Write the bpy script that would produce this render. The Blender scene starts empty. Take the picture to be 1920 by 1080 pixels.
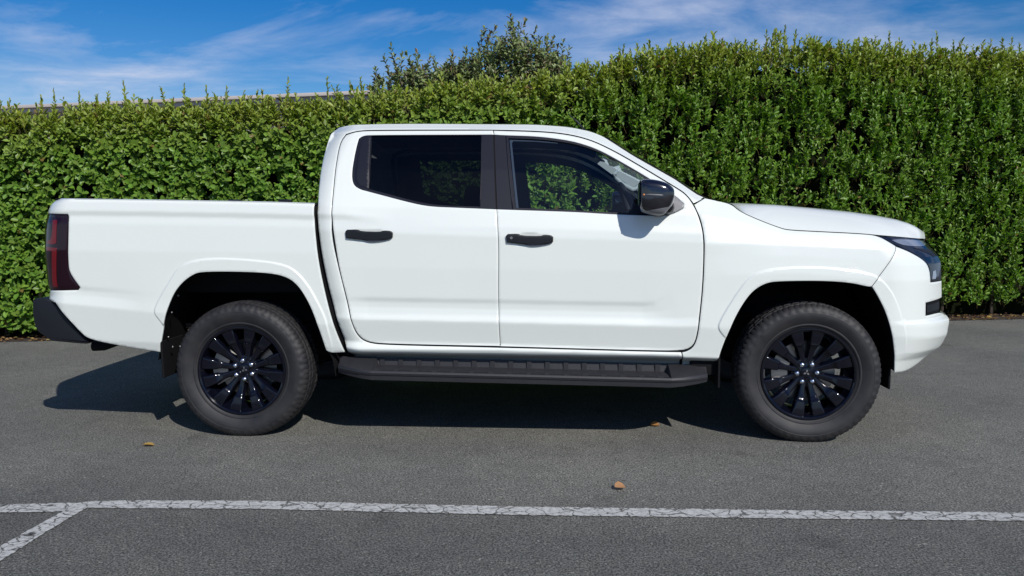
import bpy, bmesh, math, random
import numpy as np
from mathutils import Vector, Matrix
from mathutils.geometry import delaunay_2d_cdt

random.seed(7)
rng = np.random.default_rng(11)
scene = bpy.context.scene
COL = scene.collection

# ------------------------------------------------------------------ camera
CX, CY, CH = 1.760, -5.205, 1.226
YAW, PITCH, ROLL, FPX = 0.05505, 0.08888, -0.00466, 1490.0
fw = np.array([-math.sin(YAW)*math.cos(PITCH), math.cos(YAW)*math.cos(PITCH), -math.sin(PITCH)])
r0 = np.array([math.cos(YAW), math.sin(YAW), 0.0])
u0 = np.cross(r0, fw)
rt = math.cos(ROLL)*r0 + math.sin(ROLL)*u0
up = -math.sin(ROLL)*r0 + math.cos(ROLL)*u0
cam_d = bpy.data.cameras.new('camera')
cam = bpy.data.objects.new('camera', cam_d)
COL.objects.link(cam)
cam.matrix_world = Matrix(((rt[0], up[0], -fw[0], CX), (rt[1], up[1], -fw[1], CY),
                           (rt[2], up[2], -fw[2], CH), (0, 0, 0, 1)))
cam_d.sensor_width = 36.0
cam_d.lens = 36.0*FPX/1920.0
cam_d.clip_start = 0.05
cam_d.clip_end = 2000
scene.camera = cam

# ------------------------------------------------------------------ world and sun
SUN = np.array([-0.68, 1.06, -1.0]); SUN /= np.linalg.norm(SUN)     # the way the light travels
EL = math.asin(-SUN[2]); AZ = math.atan2(-SUN[0], -SUN[1])
world = bpy.data.worlds.new('World'); scene.world = world
world.use_nodes = True
wn = world.node_tree; wn.nodes.clear()
def wnode(t, **k):
    n = wn.nodes.new(t)
    for a, b in k.items(): setattr(n, a, b)
    return n
wo = wnode('ShaderNodeOutputWorld'); bg = wnode('ShaderNodeBackground')
sky = wnode('ShaderNodeTexSky', sky_type='NISHITA', sun_disc=False)
sky.sun_elevation = EL; sky.sun_rotation = AZ
sky.air_density = 1.0; sky.dust_density = 0.25; sky.ozone_density = 3.0
hsv = wnode('ShaderNodeHueSaturation'); hsv.inputs['Saturation'].default_value = 1.52; hsv.inputs['Hue'].default_value = 0.512; hsv.inputs['Value'].default_value = 1.18
wn.links.new(sky.outputs[0], hsv.inputs['Color'])
tc = wnode('ShaderNodeTexCoord')
sepd = wnode('ShaderNodeSeparateXYZ'); wn.links.new(tc.outputs['Generated'], sepd.inputs[0])
# thin cirrus on a flat layer overhead: direction / elevation
addz = wnode('ShaderNodeMath', operation='MAXIMUM'); wn.links.new(sepd.outputs['Z'], addz.inputs[0]); addz.inputs[1].default_value = 0.0
addz2 = wnode('ShaderNodeMath', operation='ADD'); wn.links.new(addz.outputs[0], addz2.inputs[0]); addz2.inputs[1].default_value = 0.12
dx = wnode('ShaderNodeMath', operation='DIVIDE'); wn.links.new(sepd.outputs['X'], dx.inputs[0]); wn.links.new(addz2.outputs[0], dx.inputs[1])
dy = wnode('ShaderNodeMath', operation='DIVIDE'); wn.links.new(sepd.outputs['Y'], dy.inputs[0]); wn.links.new(addz2.outputs[0], dy.inputs[1])
cmb = wnode('ShaderNodeCombineXYZ'); wn.links.new(dx.outputs[0], cmb.inputs[0]); wn.links.new(dy.outputs[0], cmb.inputs[1])
mp = wnode('ShaderNodeMapping'); mp.inputs['Rotation'].default_value = (0, 0, math.radians(-28))
mp.inputs['Scale'].default_value = (0.55, 0.8, 1); mp.inputs['Location'].default_value = (0.35, 1.9, 0)
wn.links.new(cmb.outputs[0], mp.inputs[0])
nz = wnode('ShaderNodeTexNoise'); nz.inputs['Scale'].default_value = 1.25; nz.inputs['Detail'].default_value = 7
nz.inputs['Roughness'].default_value = 0.60; nz.inputs['Distortion'].default_value = 0.55
wn.links.new(mp.outputs[0], nz.inputs['Vector'])
cr = wnode('ShaderNodeValToRGB'); cr.color_ramp.elements[0].position = 0.45; cr.color_ramp.elements[1].position = 0.70
cr.color_ramp.elements[1].color = (0.85, 0.85, 0.85, 1)
wn.links.new(nz.outputs[0], cr.inputs[0])
mixc = wnode('ShaderNodeMix', data_type='RGBA')
nzb = wnode('ShaderNodeTexNoise'); nzb.inputs['Scale'].default_value = 3.4; nzb.inputs['Detail'].default_value = 6; nzb.inputs['Roughness'].default_value = 0.62; nzb.inputs['Distortion'].default_value = 0.6
wn.links.new(mp.outputs[0], nzb.inputs['Vector'])
crb = wnode('ShaderNodeValToRGB'); crb.color_ramp.elements[0].position = 0.22; crb.color_ramp.elements[1].position = 0.60
wn.links.new(nzb.outputs[0], crb.inputs[0])
mulc = wnode('ShaderNodeMath', operation='MULTIPLY'); wn.links.new(cr.outputs[0], mulc.inputs[0]); wn.links.new(crb.outputs[0], mulc.inputs[1])
wn.links.new(mulc.outputs[0], mixc.inputs['Factor']); wn.links.new(hsv.outputs[0], mixc.inputs['A'])
mixc.inputs['B'].default_value = (8.6, 9.2, 11.2, 1)
# pale air low over the horizon
hz_ = wnode('ShaderNodeMapRange', interpolation_type='SMOOTHSTEP'); wn.links.new(sepd.outputs['Z'], hz_.inputs['Value'])
hz_.inputs['From Min'].default_value = 0.0; hz_.inputs['From Max'].default_value = 0.15; hz_.inputs['To Min'].default_value = 1.0; hz_.inputs['To Max'].default_value = 0.0
mixh = wnode('ShaderNodeMix', data_type='RGBA'); wn.links.new(hz_.outputs['Result'], mixh.inputs['Factor'])
wn.links.new(mixc.outputs['Result'], mixh.inputs['A']); mixh.inputs['B'].default_value = (5.6, 7.4, 9.8, 1)
wn.links.new(mixh.outputs['Result'], bg.inputs['Color'])
bg.inputs['Strength'].default_value = 0.075
wn.links.new(bg.outputs[0], wo.inputs['Surface'])

sun_d = bpy.data.lights.new('sun', 'SUN'); sun_d.energy = 4.1; sun_d.angle = math.radians(0.5); sun_d.color = (1.0, 0.965, 0.91)
sun = bpy.data.objects.new('sun', sun_d); COL.objects.link(sun)
sun.location = (6, -12, 10)
sun.rotation_euler = Vector(SUN).to_track_quat('-Z', 'Y').to_euler()

scene.view_settings.view_transform = 'Standard'
scene.view_settings.look = 'None'
scene.view_settings.gamma = 1
scene.view_settings.exposure = 0.0
scene.view_settings.use_curve_mapping = False
scene.render.engine = 'CYCLES'
scene.cycles.max_bounces = 8
scene.cycles.transparent_max_bounces = 16

# ------------------------------------------------------------------ survey helpers
def ray(px, py):
    return fw*FPX + rt*(px-960.0) + up*(540.0-py)
def on_w(px, py, w):                    # metric (x, z) of a sight line on the upright plane y = -w
    d = ray(px, py); t = (-w-CY)/d[1]
    return CX+t*d[0], CH+t*d[2]
def on_ground(px, py, z=0.0):
    d = ray(px, py); t = (z-CH)/d[2]
    return np.array([CX+t*d[0], CY+t*d[1], z])
def at_depth(px, py, depth):
    d = ray(px, py)/FPX
    return np.array([CX, CY, CH]) + d*depth

# ------------------------------------------------------------------ materials
MATS = {}
def new_mat(name):
    m = bpy.data.materials.new(name); m.use_nodes = True
    MATS[name] = m
    return m, m.node_tree, m.node_tree.nodes['Principled BSDF']
def simple(name, col, rough=0.5, metal=0.0, coat=0.0, spec=0.5, noise=0.0, scale=20.0, bump=0.0, bscale=200.0):
    m, nt, p = new_mat(name)
    p.inputs['Base Color'].default_value = (*col, 1); p.inputs['Roughness'].default_value = rough
    p.inputs['Metallic'].default_value = metal; p.inputs['Coat Weight'].default_value = coat
    p.inputs['Coat Roughness'].default_value = 0.04
    p.inputs['Specular IOR Level'].default_value = spec
    t = nt.nodes.new('ShaderNodeTexCoord')
    if noise > 0:
        n = nt.nodes.new('ShaderNodeTexNoise'); n.inputs['Scale'].default_value = scale; n.inputs['Detail'].default_value = 5
        nt.links.new(t.outputs['Object'], n.inputs['Vector'])
        mx = nt.nodes.new('ShaderNodeMix'); mx.data_type = 'RGBA'
        mx.inputs['A'].default_value = (*[c*(1-noise) for c in col], 1); mx.inputs['B'].default_value = (*[min(1, c*(1+noise)) for c in col], 1)
        nt.links.new(n.outputs[0], mx.inputs['Factor']); nt.links.new(mx.outputs['Result'], p.inputs['Base Color'])
    if bump > 0:
        n = nt.nodes.new('ShaderNodeTexNoise'); n.inputs['Scale'].default_value = bscale; n.inputs['Detail'].default_value = 4
        nt.links.new(t.outputs['Object'], n.inputs['Vector'])
        b = nt.nodes.new('ShaderNodeBump'); b.inputs['Strength'].default_value = bump; b.inputs['Distance'].default_value = 0.002
        nt.links.new(n.outputs[0], b.inputs['Height']); nt.links.new(b.outputs[0], p.inputs['Normal'])
    return m
PAINT = simple('white_paint', (0.735, 0.765, 0.715), 0.40, coat=1.0, noise=0.012, scale=3)
TRIM = simple('black_plastic', (0.009, 0.010, 0.013), 0.42, spec=0.35, noise=0.15, scale=30, bump=0.25, bscale=900)
STEPM = simple('step_plastic', (0.024, 0.024, 0.028), 0.50, spec=0.4, noise=0.2, scale=25, bump=0.4, bscale=700)
LINER = simple('arch_liner', (0.005, 0.005, 0.006), 0.75, spec=0.2, noise=0.2, scale=30)
PILLARM = simple('pillar_black', (0.010, 0.011, 0.019), 0.42, spec=0.25, noise=0.05, scale=30)
SEALGAPM = simple('seal_and_gap_black', (0.006, 0.006, 0.007), 0.7, spec=0.15, noise=0.1, scale=50)  # windscreen rubber, and the black painted in for gap shade
GLOSSB = simple('gloss_black', (0.006, 0.006, 0.010), 0.12, coat=1.0, noise=0.1, scale=10)
RIMM = simple('rim_black', (0.003, 0.0035, 0.008), 0.09, spec=0.45, noise=0.1, scale=10)
HPAD = simple('handle_pad_plastic', (0.05, 0.06, 0.085), 0.35, noise=0.05)
CHROME = simple('chrome', (0.75, 0.75, 0.80), 0.12, metal=1.0, noise=0.03)
STEEL = simple('brake_steel', (0.32, 0.31, 0.30), 0.35, metal=1.0, noise=0.2, scale=40)
GREYP = simple('mirror_grey', (0.15, 0.15, 0.16), 0.42, noise=0.05)
CABIN = simple('cabin_dark', (0.018, 0.019, 0.022), 0.7, noise=0.1)
CABINL = simple('cabin_grey', (0.42, 0.43, 0.42), 0.6, noise=0.05)
REDLENS = simple('tail_red', (0.14, 0.006, 0.010), 0.14, spec=0.35, coat=0.2, noise=0.1)
DARKLENS = simple('tail_dark_lens', (0.012, 0.002, 0.006), 0.10, spec=0.35, coat=0.25, noise=0.15, scale=12)
HEADM = simple('headlight_black', (0.006, 0.008, 0.016), 0.06, spec=0.5, coat=0.3, noise=0.1)
HEADL = simple('headlight_silver', (0.42, 0.45, 0.50), 0.18, metal=0.7, coat=1.0, noise=0.15, scale=40)
AMBER = simple('amber_lens', (0.55, 0.20, 0.04), 0.15, coat=1.0, noise=0.05)
RUST = simple('spring_steel', (0.16, 0.13, 0.11), 0.7, noise=0.3, scale=40)

def tyre_mat():
    m, nt, p = new_mat('tyre_rubber')
    t = nt.nodes.new('ShaderNodeTexCoord')
    n = nt.nodes.new('ShaderNodeTexNoise'); n.inputs['Scale'].default_value = 14; n.inputs['Detail'].default_value = 6
    nt.links.new(t.outputs['Object'], n.inputs['Vector'])
    r = nt.nodes.new('ShaderNodeValToRGB')
    r.color_ramp.elements[0].color = (0.010, 0.010, 0.0125, 1); r.color_ramp.elements[1].color = (0.027, 0.026, 0.026, 1)
    r.color_ramp.elements[0].position = 0.3; r.color_ramp.elements[1].position = 0.75
    nt.links.new(n.outputs[0], r.inputs[0]); nt.links.new(r.outputs[0], p.inputs['Base Color'])
    p.inputs['Roughness'].default_value = 0.62
    n2 = nt.nodes.new('ShaderNodeTexNoise'); n2.inputs['Scale'].default_value = 160; n2.inputs['Detail'].default_value = 3
    nt.links.new(t.outputs['Object'], n2.inputs['Vector'])
    b = nt.nodes.new('ShaderNodeBump'); b.inputs['Strength'].default_value = 0.25; b.inputs['Distance'].default_value = 0.002
    nt.links.new(n2.outputs[0], b.inputs['Height']); nt.links.new(b.outputs[0], p.inputs['Normal'])
    return m
TYREM = tyre_mat()

def glass_mat(name, tint, refl):
    m, nt, p = new_mat(name)
    nt.nodes.remove(p)
    out = nt.nodes['Material Output']
    tr = nt.nodes.new('ShaderNodeBsdfTransparent'); tr.inputs[0].default_value = (*tint, 1)
    gl = nt.nodes.new('ShaderNodeBsdfGlossy'); gl.inputs['Roughness'].default_value = 0.02
    gl.inputs['Color'].default_value = (refl, refl, refl, 1)
    fr = nt.nodes.new('ShaderNodeFresnel'); fr.inputs['IOR'].default_value = 1.52
    mx = nt.nodes.new('ShaderNodeMixShader')
    nt.links.new(fr.outputs[0], mx.inputs[0]); nt.links.new(tr.outputs[0], mx.inputs[1]); nt.links.new(gl.outputs[0], mx.inputs[2])
    nt.links.new(mx.outputs[0], out.inputs['Surface'])
    return m
GLASSF = glass_mat('door_glass', (0.78, 0.86, 0.90), 1.0)
GLASSR = glass_mat('privacy_glass', (0.22, 0.24, 0.28), 0.55)
GLASSW = glass_mat('windscreen_glass', (0.75, 0.82, 0.82), 1.0)

def leaf_mat(name, rough, trans):
    m, nt, p = new_mat(name)
    a = nt.nodes.new('ShaderNodeAttribute'); a.attribute_name = 'tint'
    g = nt.nodes.new('ShaderNodeNewGeometry')
    t = nt.nodes.new('ShaderNodeTexCoord')
    n = nt.nodes.new('ShaderNodeTexNoise'); n.inputs['Scale'].default_value = 60; n.inputs['Detail'].default_value = 2
    nt.links.new(t.outputs['Object'], n.inputs['Vector'])
    # paler underside, slight blotches
    mx = nt.nodes.new('ShaderNodeMix'); mx.data_type = 'RGBA'
    under = nt.nodes.new('ShaderNodeMix'); under.data_type = 'RGBA'; under.inputs['Factor'].default_value = 0.35
    nt.links.new(a.outputs['Color'], under.inputs['A']); under.inputs['B'].default_value = (0.13, 0.17, 0.08, 1)
    nt.links.new(g.outputs['Backfacing'], mx.inputs['Factor']); nt.links.new(a.outputs['Color'], mx.inputs['A']); nt.links.new(under.outputs['Result'], mx.inputs['B'])
    mul = nt.nodes.new('ShaderNodeMix'); mul.data_type = 'RGBA'; mul.blend_type = 'MULTIPLY'; mul.inputs['Factor'].default_value = 0.5
    rr = nt.nodes.new('ShaderNodeValToRGB'); rr.color_ramp.elements[0].position = 0.3; rr.color_ramp.elements[0].color = (0.55, 0.55, 0.55, 1)
    nt.links.new(n.outputs[0], rr.inputs[0])
    nt.links.new(mx.outputs['Result'], mul.inputs['A']); nt.links.new(rr.outputs[0], mul.inputs['B'])
    nt.links.new(mul.outputs['Result'], p.inputs['Base Color'])
    p.inputs['Roughness'].default_value = rough
    p.inputs['Specular IOR Level'].default_value = 0.35
    tl = nt.nodes.new('ShaderNodeBsdfTranslucent'); nt.links.new(mul.outputs['Result'], tl.inputs['Color'])
    ms = nt.nodes.new('ShaderNodeMixShader'); ms.inputs[0].default_value = trans
    out = nt.nodes['Material Output']
    nt.links.new(p.outputs[0], ms.inputs[1]); nt.links.new(tl.outputs[0], ms.inputs[2]); nt.links.new(ms.outputs[0], out.inputs['Surface'])
    return m
LEAFM = leaf_mat('hedge_leaf', 0.40, 0.25)
SHRUBM = leaf_mat('shrub_leaf', 0.42, 0.12)
STEMM = simple('green_stem', (0.12, 0.085, 0.025), 0.6, noise=0.3, scale=15)
BARK = simple('bark', (0.07, 0.052, 0.038), 0.85, noise=0.35, scale=25, bump=0.6, bscale=60)
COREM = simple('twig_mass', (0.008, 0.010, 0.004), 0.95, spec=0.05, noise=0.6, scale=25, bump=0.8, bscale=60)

def asphalt_nodes(nt, p):
    t = nt.nodes.new('ShaderNodeTexCoord')
    big = nt.nodes.new('ShaderNodeTexNoise'); big.inputs['Scale'].default_value = 0.7; big.inputs['Detail'].default_value = 6; big.inputs['Roughness'].default_value = 0.6
    mid = nt.nodes.new('ShaderNodeTexNoise'); mid.inputs['Scale'].default_value = 9; mid.inputs['Detail'].default_value = 5
    fine = nt.nodes.new('ShaderNodeTexNoise'); fine.inputs['Scale'].default_value = 120; fine.inputs['Detail'].default_value = 3; fine.inputs['Roughness'].default_value = 0.8
    vor = nt.nodes.new('ShaderNodeTexVoronoi'); vor.inputs['Scale'].default_value = 115
    for n in (big, mid, fine, vor): nt.links.new(t.outputs['Object'], n.inputs['Vector'])
    r1 = nt.nodes.new('ShaderNodeValToRGB')
    e = r1.color_ramp.elements; e[0].position = 0.40; e[0].color = (0.030, 0.030, 0.028, 1); e[1].position = 0.63; e[1].color = (0.305, 0.303, 0.272, 1)
    nt.links.new(fine.outputs[0], r1.inputs[0])
    # single pale and dark stones
    r2 = nt.nodes.new('ShaderNodeValToRGB'); e = r2.color_ramp.elements
    e[0].position = 0.0; e[0].color = (0.40, 0.40, 0.40, 1); e[1].position = 0.45; e[1].color = (1, 1, 1, 1)
    x = e.new(0.86); x.color = (1.0, 1.0, 1.0, 1); x = e.new(1.0); x.color = (2.3, 2.25, 2.1, 1)
    nt.links.new(vor.outputs['Color'], r2.inputs[0])
    m1 = nt.nodes.new('ShaderNodeMix'); m1.data_type = 'RGBA'; m1.blend_type = 'MULTIPLY'; m1.inputs['Factor'].default_value = 1
    nt.links.new(r1.outputs[0], m1.inputs['A']); nt.links.new(r2.outputs[0], m1.inputs['B'])
    r3 = nt.nodes.new('ShaderNodeValToRGB'); e = r3.color_ramp.elements
    e[0].position = 0.35; e[0].color = (0.80, 0.80, 0.81, 1); e[1].position = 0.68; e[1].color = (1.12, 1.11, 1.07, 1)
    nt.links.new(big.outputs[0], r3.inputs[0])
    m2 = nt.nodes.new('ShaderNodeMix'); m2.data_type = 'RGBA'; m2.blend_type = 'MULTIPLY'; m2.inputs['Factor'].default_value = 1
    nt.links.new(m1.outputs['Result'], m2.inputs['A']); nt.links.new(r3.outputs[0], m2.inputs['B'])
    r4 = nt.nodes.new('ShaderNodeValToRGB'); e = r4.color_ramp.elements
    e[0].position = 0.3; e[0].color = (0.88, 0.88, 0.88, 1); e[1].position = 0.7; e[1].color = (1.08, 1.08, 1.08, 1)
    nt.links.new(mid.outputs[0], r4.inputs[0])
    m3 = nt.nodes.new('ShaderNodeMix'); m3.data_type = 'RGBA'; m3.blend_type = 'MULTIPLY'; m3.inputs['Factor'].default_value = 1
    nt.links.new(m2.outputs['Result'], m3.inputs['A']); nt.links.new(r4.outputs[0], m3.inputs['B'])
    # the asphalt colour darkens on this side of the bay line
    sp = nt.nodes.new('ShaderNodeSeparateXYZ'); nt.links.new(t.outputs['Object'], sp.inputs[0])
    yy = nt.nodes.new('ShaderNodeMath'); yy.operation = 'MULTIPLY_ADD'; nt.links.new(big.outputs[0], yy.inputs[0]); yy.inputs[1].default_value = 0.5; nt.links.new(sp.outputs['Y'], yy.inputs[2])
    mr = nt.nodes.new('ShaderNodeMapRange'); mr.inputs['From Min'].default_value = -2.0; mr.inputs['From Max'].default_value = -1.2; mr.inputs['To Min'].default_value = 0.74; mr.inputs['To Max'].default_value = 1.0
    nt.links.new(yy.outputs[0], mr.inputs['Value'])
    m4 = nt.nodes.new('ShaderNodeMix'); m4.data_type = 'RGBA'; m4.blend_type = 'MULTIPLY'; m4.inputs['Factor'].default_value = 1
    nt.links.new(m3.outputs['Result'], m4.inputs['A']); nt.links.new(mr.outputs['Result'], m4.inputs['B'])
    st = nt.nodes.new('ShaderNodeTexNoise'); st.inputs['Scale'].default_value = 2.3; st.inputs['Detail'].default_value = 3; nt.links.new(t.outputs['Object'], st.inputs['Vector'])
    r5 = nt.nodes.new('ShaderNodeValToRGB'); e = r5.color_ramp.elements; e[0].position = 0.27; e[0].color = (0.72, 0.71, 0.70, 1); e[1].position = 0.36; e[1].color = (1, 1, 1, 1)
    nt.links.new(st.outputs[0], r5.inputs[0])
    m5 = nt.nodes.new('ShaderNodeMix'); m5.data_type = 'RGBA'; m5.blend_type = 'MULTIPLY'; m5.inputs['Factor'].default_value = 1
    nt.links.new(m4.outputs['Result'], m5.inputs['A']); nt.links.new(r5.outputs[0], m5.inputs['B'])
    m3 = m5
    b = nt.nodes.new('ShaderNodeBump'); b.inputs['Strength'].default_value = 0.45; b.inputs['Distance'].default_value = 0.004
    nt.links.new(fine.outputs[0], b.inputs['Height'])
    nt.links.new(b.outputs[0], p.inputs['Normal'])
    p.inputs['Roughness'].default_value = 0.85
    return t, m3.outputs['Result'], b
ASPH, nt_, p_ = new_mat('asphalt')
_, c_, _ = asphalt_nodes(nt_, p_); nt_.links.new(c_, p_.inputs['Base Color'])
def paint_line_mat():
    m, nt, p = new_mat('worn_line_paint')
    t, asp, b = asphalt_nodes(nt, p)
    wob = nt.nodes.new('ShaderNodeTexNoise'); wob.inputs['Scale'].default_value = 14; wob.inputs['Detail'].default_value = 5
    nt.links.new(t.outputs['Object'], wob.inputs['Vector'])
    ad = nt.nodes.new('ShaderNodeVectorMath'); ad.operation = 'MULTIPLY_ADD'
    nt.links.new(wob.outputs['Color'], ad.inputs[0]); ad.inputs[1].default_value = (0.10, 0.10, 0); nt.links.new(t.outputs['Object'], ad.inputs[2])
    mpn = nt.nodes.new('ShaderNodeMapping'); mpn.inputs['Scale'].default_value = (13, 19, 1); mpn.inputs['Rotation'].default_value = (0, 0, 0.5)
    nt.links.new(ad.outputs[0], mpn.inputs[0])
    v = nt.nodes.new('ShaderNodeTexVoronoi'); v.feature = 'DISTANCE_TO_EDGE'; v.inputs['Scale'].default_value = 1.0
    nt.links.new(mpn.outputs[0], v.inputs['Vector'])
    fn = nt.nodes.new('ShaderNodeTexNoise'); fn.inputs['Scale'].default_value = 55; fn.inputs['Detail'].default_value = 6; fn.inputs['Roughness'].default_value = 0.7
    nt.links.new(t.outputs['Object'], fn.inputs['Vector'])
    r = nt.nodes.new('ShaderNodeValToRGB'); r.color_ramp.elements[0].position = 0.008; r.color_ramp.elements[1].position = 0.055
    nt.links.new(v.outputs['Distance'], r.inputs[0])
    r2 = nt.nodes.new('ShaderNodeValToRGB'); r2.color_ramp.elements[0].position = 0.33; r2.color_ramp.elements[1].position = 0.41
    nt.links.new(fn.outputs[0], r2.inputs[0])
    mn = nt.nodes.new('ShaderNodeMath'); mn.operation = 'MULTIPLY'
    nt.links.new(r.outputs[0], mn.inputs[0]); nt.links.new(r2.outputs[0], mn.inputs[1])
    mx = nt.nodes.new('ShaderNodeMix'); mx.data_type = 'RGBA'
    dirt = nt.nodes.new('ShaderNodeValToRGB'); dirt.color_ramp.elements[0].color = (0.30, 0.30, 0.285, 1); dirt.color_ramp.elements[1].color = (0.50, 0.50, 0.48, 1)
    dirt.color_ramp.elements[0].position = 0.35; dirt.color_ramp.elements[1].position = 0.6
    nt.links.new(fn.outputs[0], dirt.inputs[0])
    dk = nt.nodes.new('ShaderNodeMix'); dk.data_type = 'RGBA'; dk.blend_type = 'MULTIPLY'; dk.inputs['Factor'].default_value = 1; dk.inputs['B'].default_value = (0.6, 0.6, 0.6, 1)
    nt.links.new(asp, dk.inputs['A'])
    nt.links.new(mn.outputs[0], mx.inputs['Factor']); nt.links.new(dk.outputs['Result'], mx.inputs['A']); nt.links.new(dirt.outputs[0], mx.inputs['B'])
    nt.links.new(mx.outputs['Result'], p.inputs['Base Color'])
    b.inputs['Strength'].default_value = 0.3
    return m
LINEM = paint_line_mat()
SOIL = simple('soil', (0.045, 0.030, 0.020), 0.95, noise=0.5, scale=30, bump=0.8, bscale=50)
WALLM = simple('painted_block_wall', (0.42, 0.37, 0.31), 0.8, noise=0.06, scale=3)
FASCIA = simple('roof_fascia', (0.50, 0.45, 0.42), 0.6, noise=0.05, scale=2)
ROOFM = simple('roof_sheet', (0.36, 0.34, 0.33), 0.5, noise=0.08, scale=3)
WINM = simple('building_glass', (0.02, 0.025, 0.03), 0.08, noise=0.1)

# ------------------------------------------------------------------ object helpers
def tag(o, label=None, cat=None, group=None, kind=None):
    if label: o['label'] = label
    if cat: o['category'] = cat
    if group: o['group'] = group
    if kind: o['kind'] = kind
    return o
def empty(name, loc=(0, 0, 0), rz=0.0):
    o = bpy.data.objects.new(name, None); o.location = loc; o.rotation_euler = (0, 0, rz)
    o.empty_display_size = 0.2
    COL.objects.link(o); return o
def mesh_obj(name, V, F, mat, parent=None, smooth=True, sharp=None):
    me = bpy.data.meshes.new(name)
    me.from_pydata([tuple(map(float, v)) for v in V], [], [tuple(map(int, f)) for f in F])
    if mat: me.materials.append(mat)
    if smooth:
        me.polygons.foreach_set('use_smooth', [True]*len(me.polygons))
        if sharp: me.set_sharp_from_angle(angle=math.radians(sharp))
    me.update()
    o = bpy.data.objects.new(name, me); COL.objects.link(o)
    if parent: o.parent = parent
    return o
def bm_obj(name, bm, mat, parent=None, smooth=False, sharp=35):
    me = bpy.data.meshes.new(name); bm.to_mesh(me); bm.free()
    me.materials.append(mat)
    if smooth:
        me.polygons.foreach_set('use_smooth', [True]*len(me.polygons)); me.set_sharp_from_angle(angle=math.radians(sharp))
    o = bpy.data.objects.new(name, me); COL.objects.link(o)
    if parent: o.parent = parent
    return o
def box(name, c, s, mat, parent=None, bevel=0.0, rot=(0, 0, 0)):
    bm = bmesh.new(); bmesh.ops.create_cube(bm, size=1)
    bmesh.ops.scale(bm, vec=s, verts=bm.verts)
    if bevel > 0: bmesh.ops.bevel(bm, geom=bm.edges[:], offset=bevel, segments=2, affect='EDGES', profile=0.6)
    from mathutils import Euler
    bmesh.ops.transform(bm, matrix=Matrix.Translation(c) @ Euler(rot).to_matrix().to_4x4(), verts=bm.verts)
    return bm_obj(name, bm, mat, parent, smooth=bevel > 0)
def tube(pts, rad, n=8, cap=True):
    pts = [np.array(p, float) for p in pts]
    rad = rad if hasattr(rad, '__len__') else [rad]*len(pts)
    V, F = [], []
    for i, p in enumerate(pts):
        t = pts[min(i+1, len(pts)-1)] - pts[max(i-1, 0)]; t /= np.linalg.norm(t)+1e-9
        a = np.cross(t, [0, 0, 1.0])
        if np.linalg.norm(a) < 1e-3: a = np.cross(t, [0, 1.0, 0])
        a /= np.linalg.norm(a); b = np.cross(t, a)
        for k in range(n):
            q = 2*math.pi*k/n
            V.append(p + rad[i]*(math.cos(q)*a + math.sin(q)*b))
    for i in range(len(pts)-1):
        for k in range(n):
            F.append((i*n+k, i*n+(k+1) % n, (i+1)*n+(k+1) % n, (i+1)*n+k))
    if cap:
        F.append(tuple(range(n))[::-1]); F.append(tuple((len(pts)-1)*n+k for k in range(n)))
    return V, F

def resample(P, step, closed=False):
    P = np.array(P, float)
    if closed: P = np.vstack([P, P[:1]])
    out = []
    for a, b in zip(P[:-1], P[1:]):
        n = max(1, int(round(np.linalg.norm(b-a)/step)))
        for k in range(n): out.append(a+(b-a)*k/n)
    if not closed: out.append(P[-1])
    return np.array(out)
def chaikin(P, it=2, closed=False, keep=60):
    """round the gentle corners of a traced line, keep the real corners (sharper than keep degrees)"""
    P = np.array(P, float)
    for _ in range(it):
        n = len(P); out = []
        for i in range(n):
            if not closed and i in (0, n-1): out.append(P[i]); continue
            a, b, c = P[i-1], P[i], P[(i+1) % n]
            u, v = b-a, c-b
            cs = np.dot(u, v)/(np.linalg.norm(u)*np.linalg.norm(v)+1e-12)
            if math.degrees(math.acos(max(-1, min(1, cs)))) > keep: out.append(b)
            else: out.append(b-0.25*u); out.append(b+0.25*v)
        P = np.array(out)
    return P
def inside(poly, pts):
    poly = np.array(poly); x, z = pts[:, 0], pts[:, 1]
    r = np.zeros(len(pts), bool); n = len(poly); j = n-1
    for i in range(n):
        xi, zi = poly[i]; xj, zj = poly[j]
        if zi != zj:
            c = ((zi > z) != (zj > z)) & (x < (xj-xi)*(z-zi)/(zj-zi)+xi)
            r ^= c
        j = i
    return r
def dist_line(P, pts, closed=True):
    P = np.array(P)
    if closed: P = np.vstack([P, P[:1]])
    d = np.full(len(pts), 1e9)
    for a, b in zip(P[:-1], P[1:]):
        ab = b-a; L = ab@ab+1e-12
        t = np.clip(((pts-a)@ab)/L, 0, 1)
        q = a+t[:, None]*ab
        d = np.minimum(d, np.hypot(*(pts-q).T))
    return d

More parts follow.
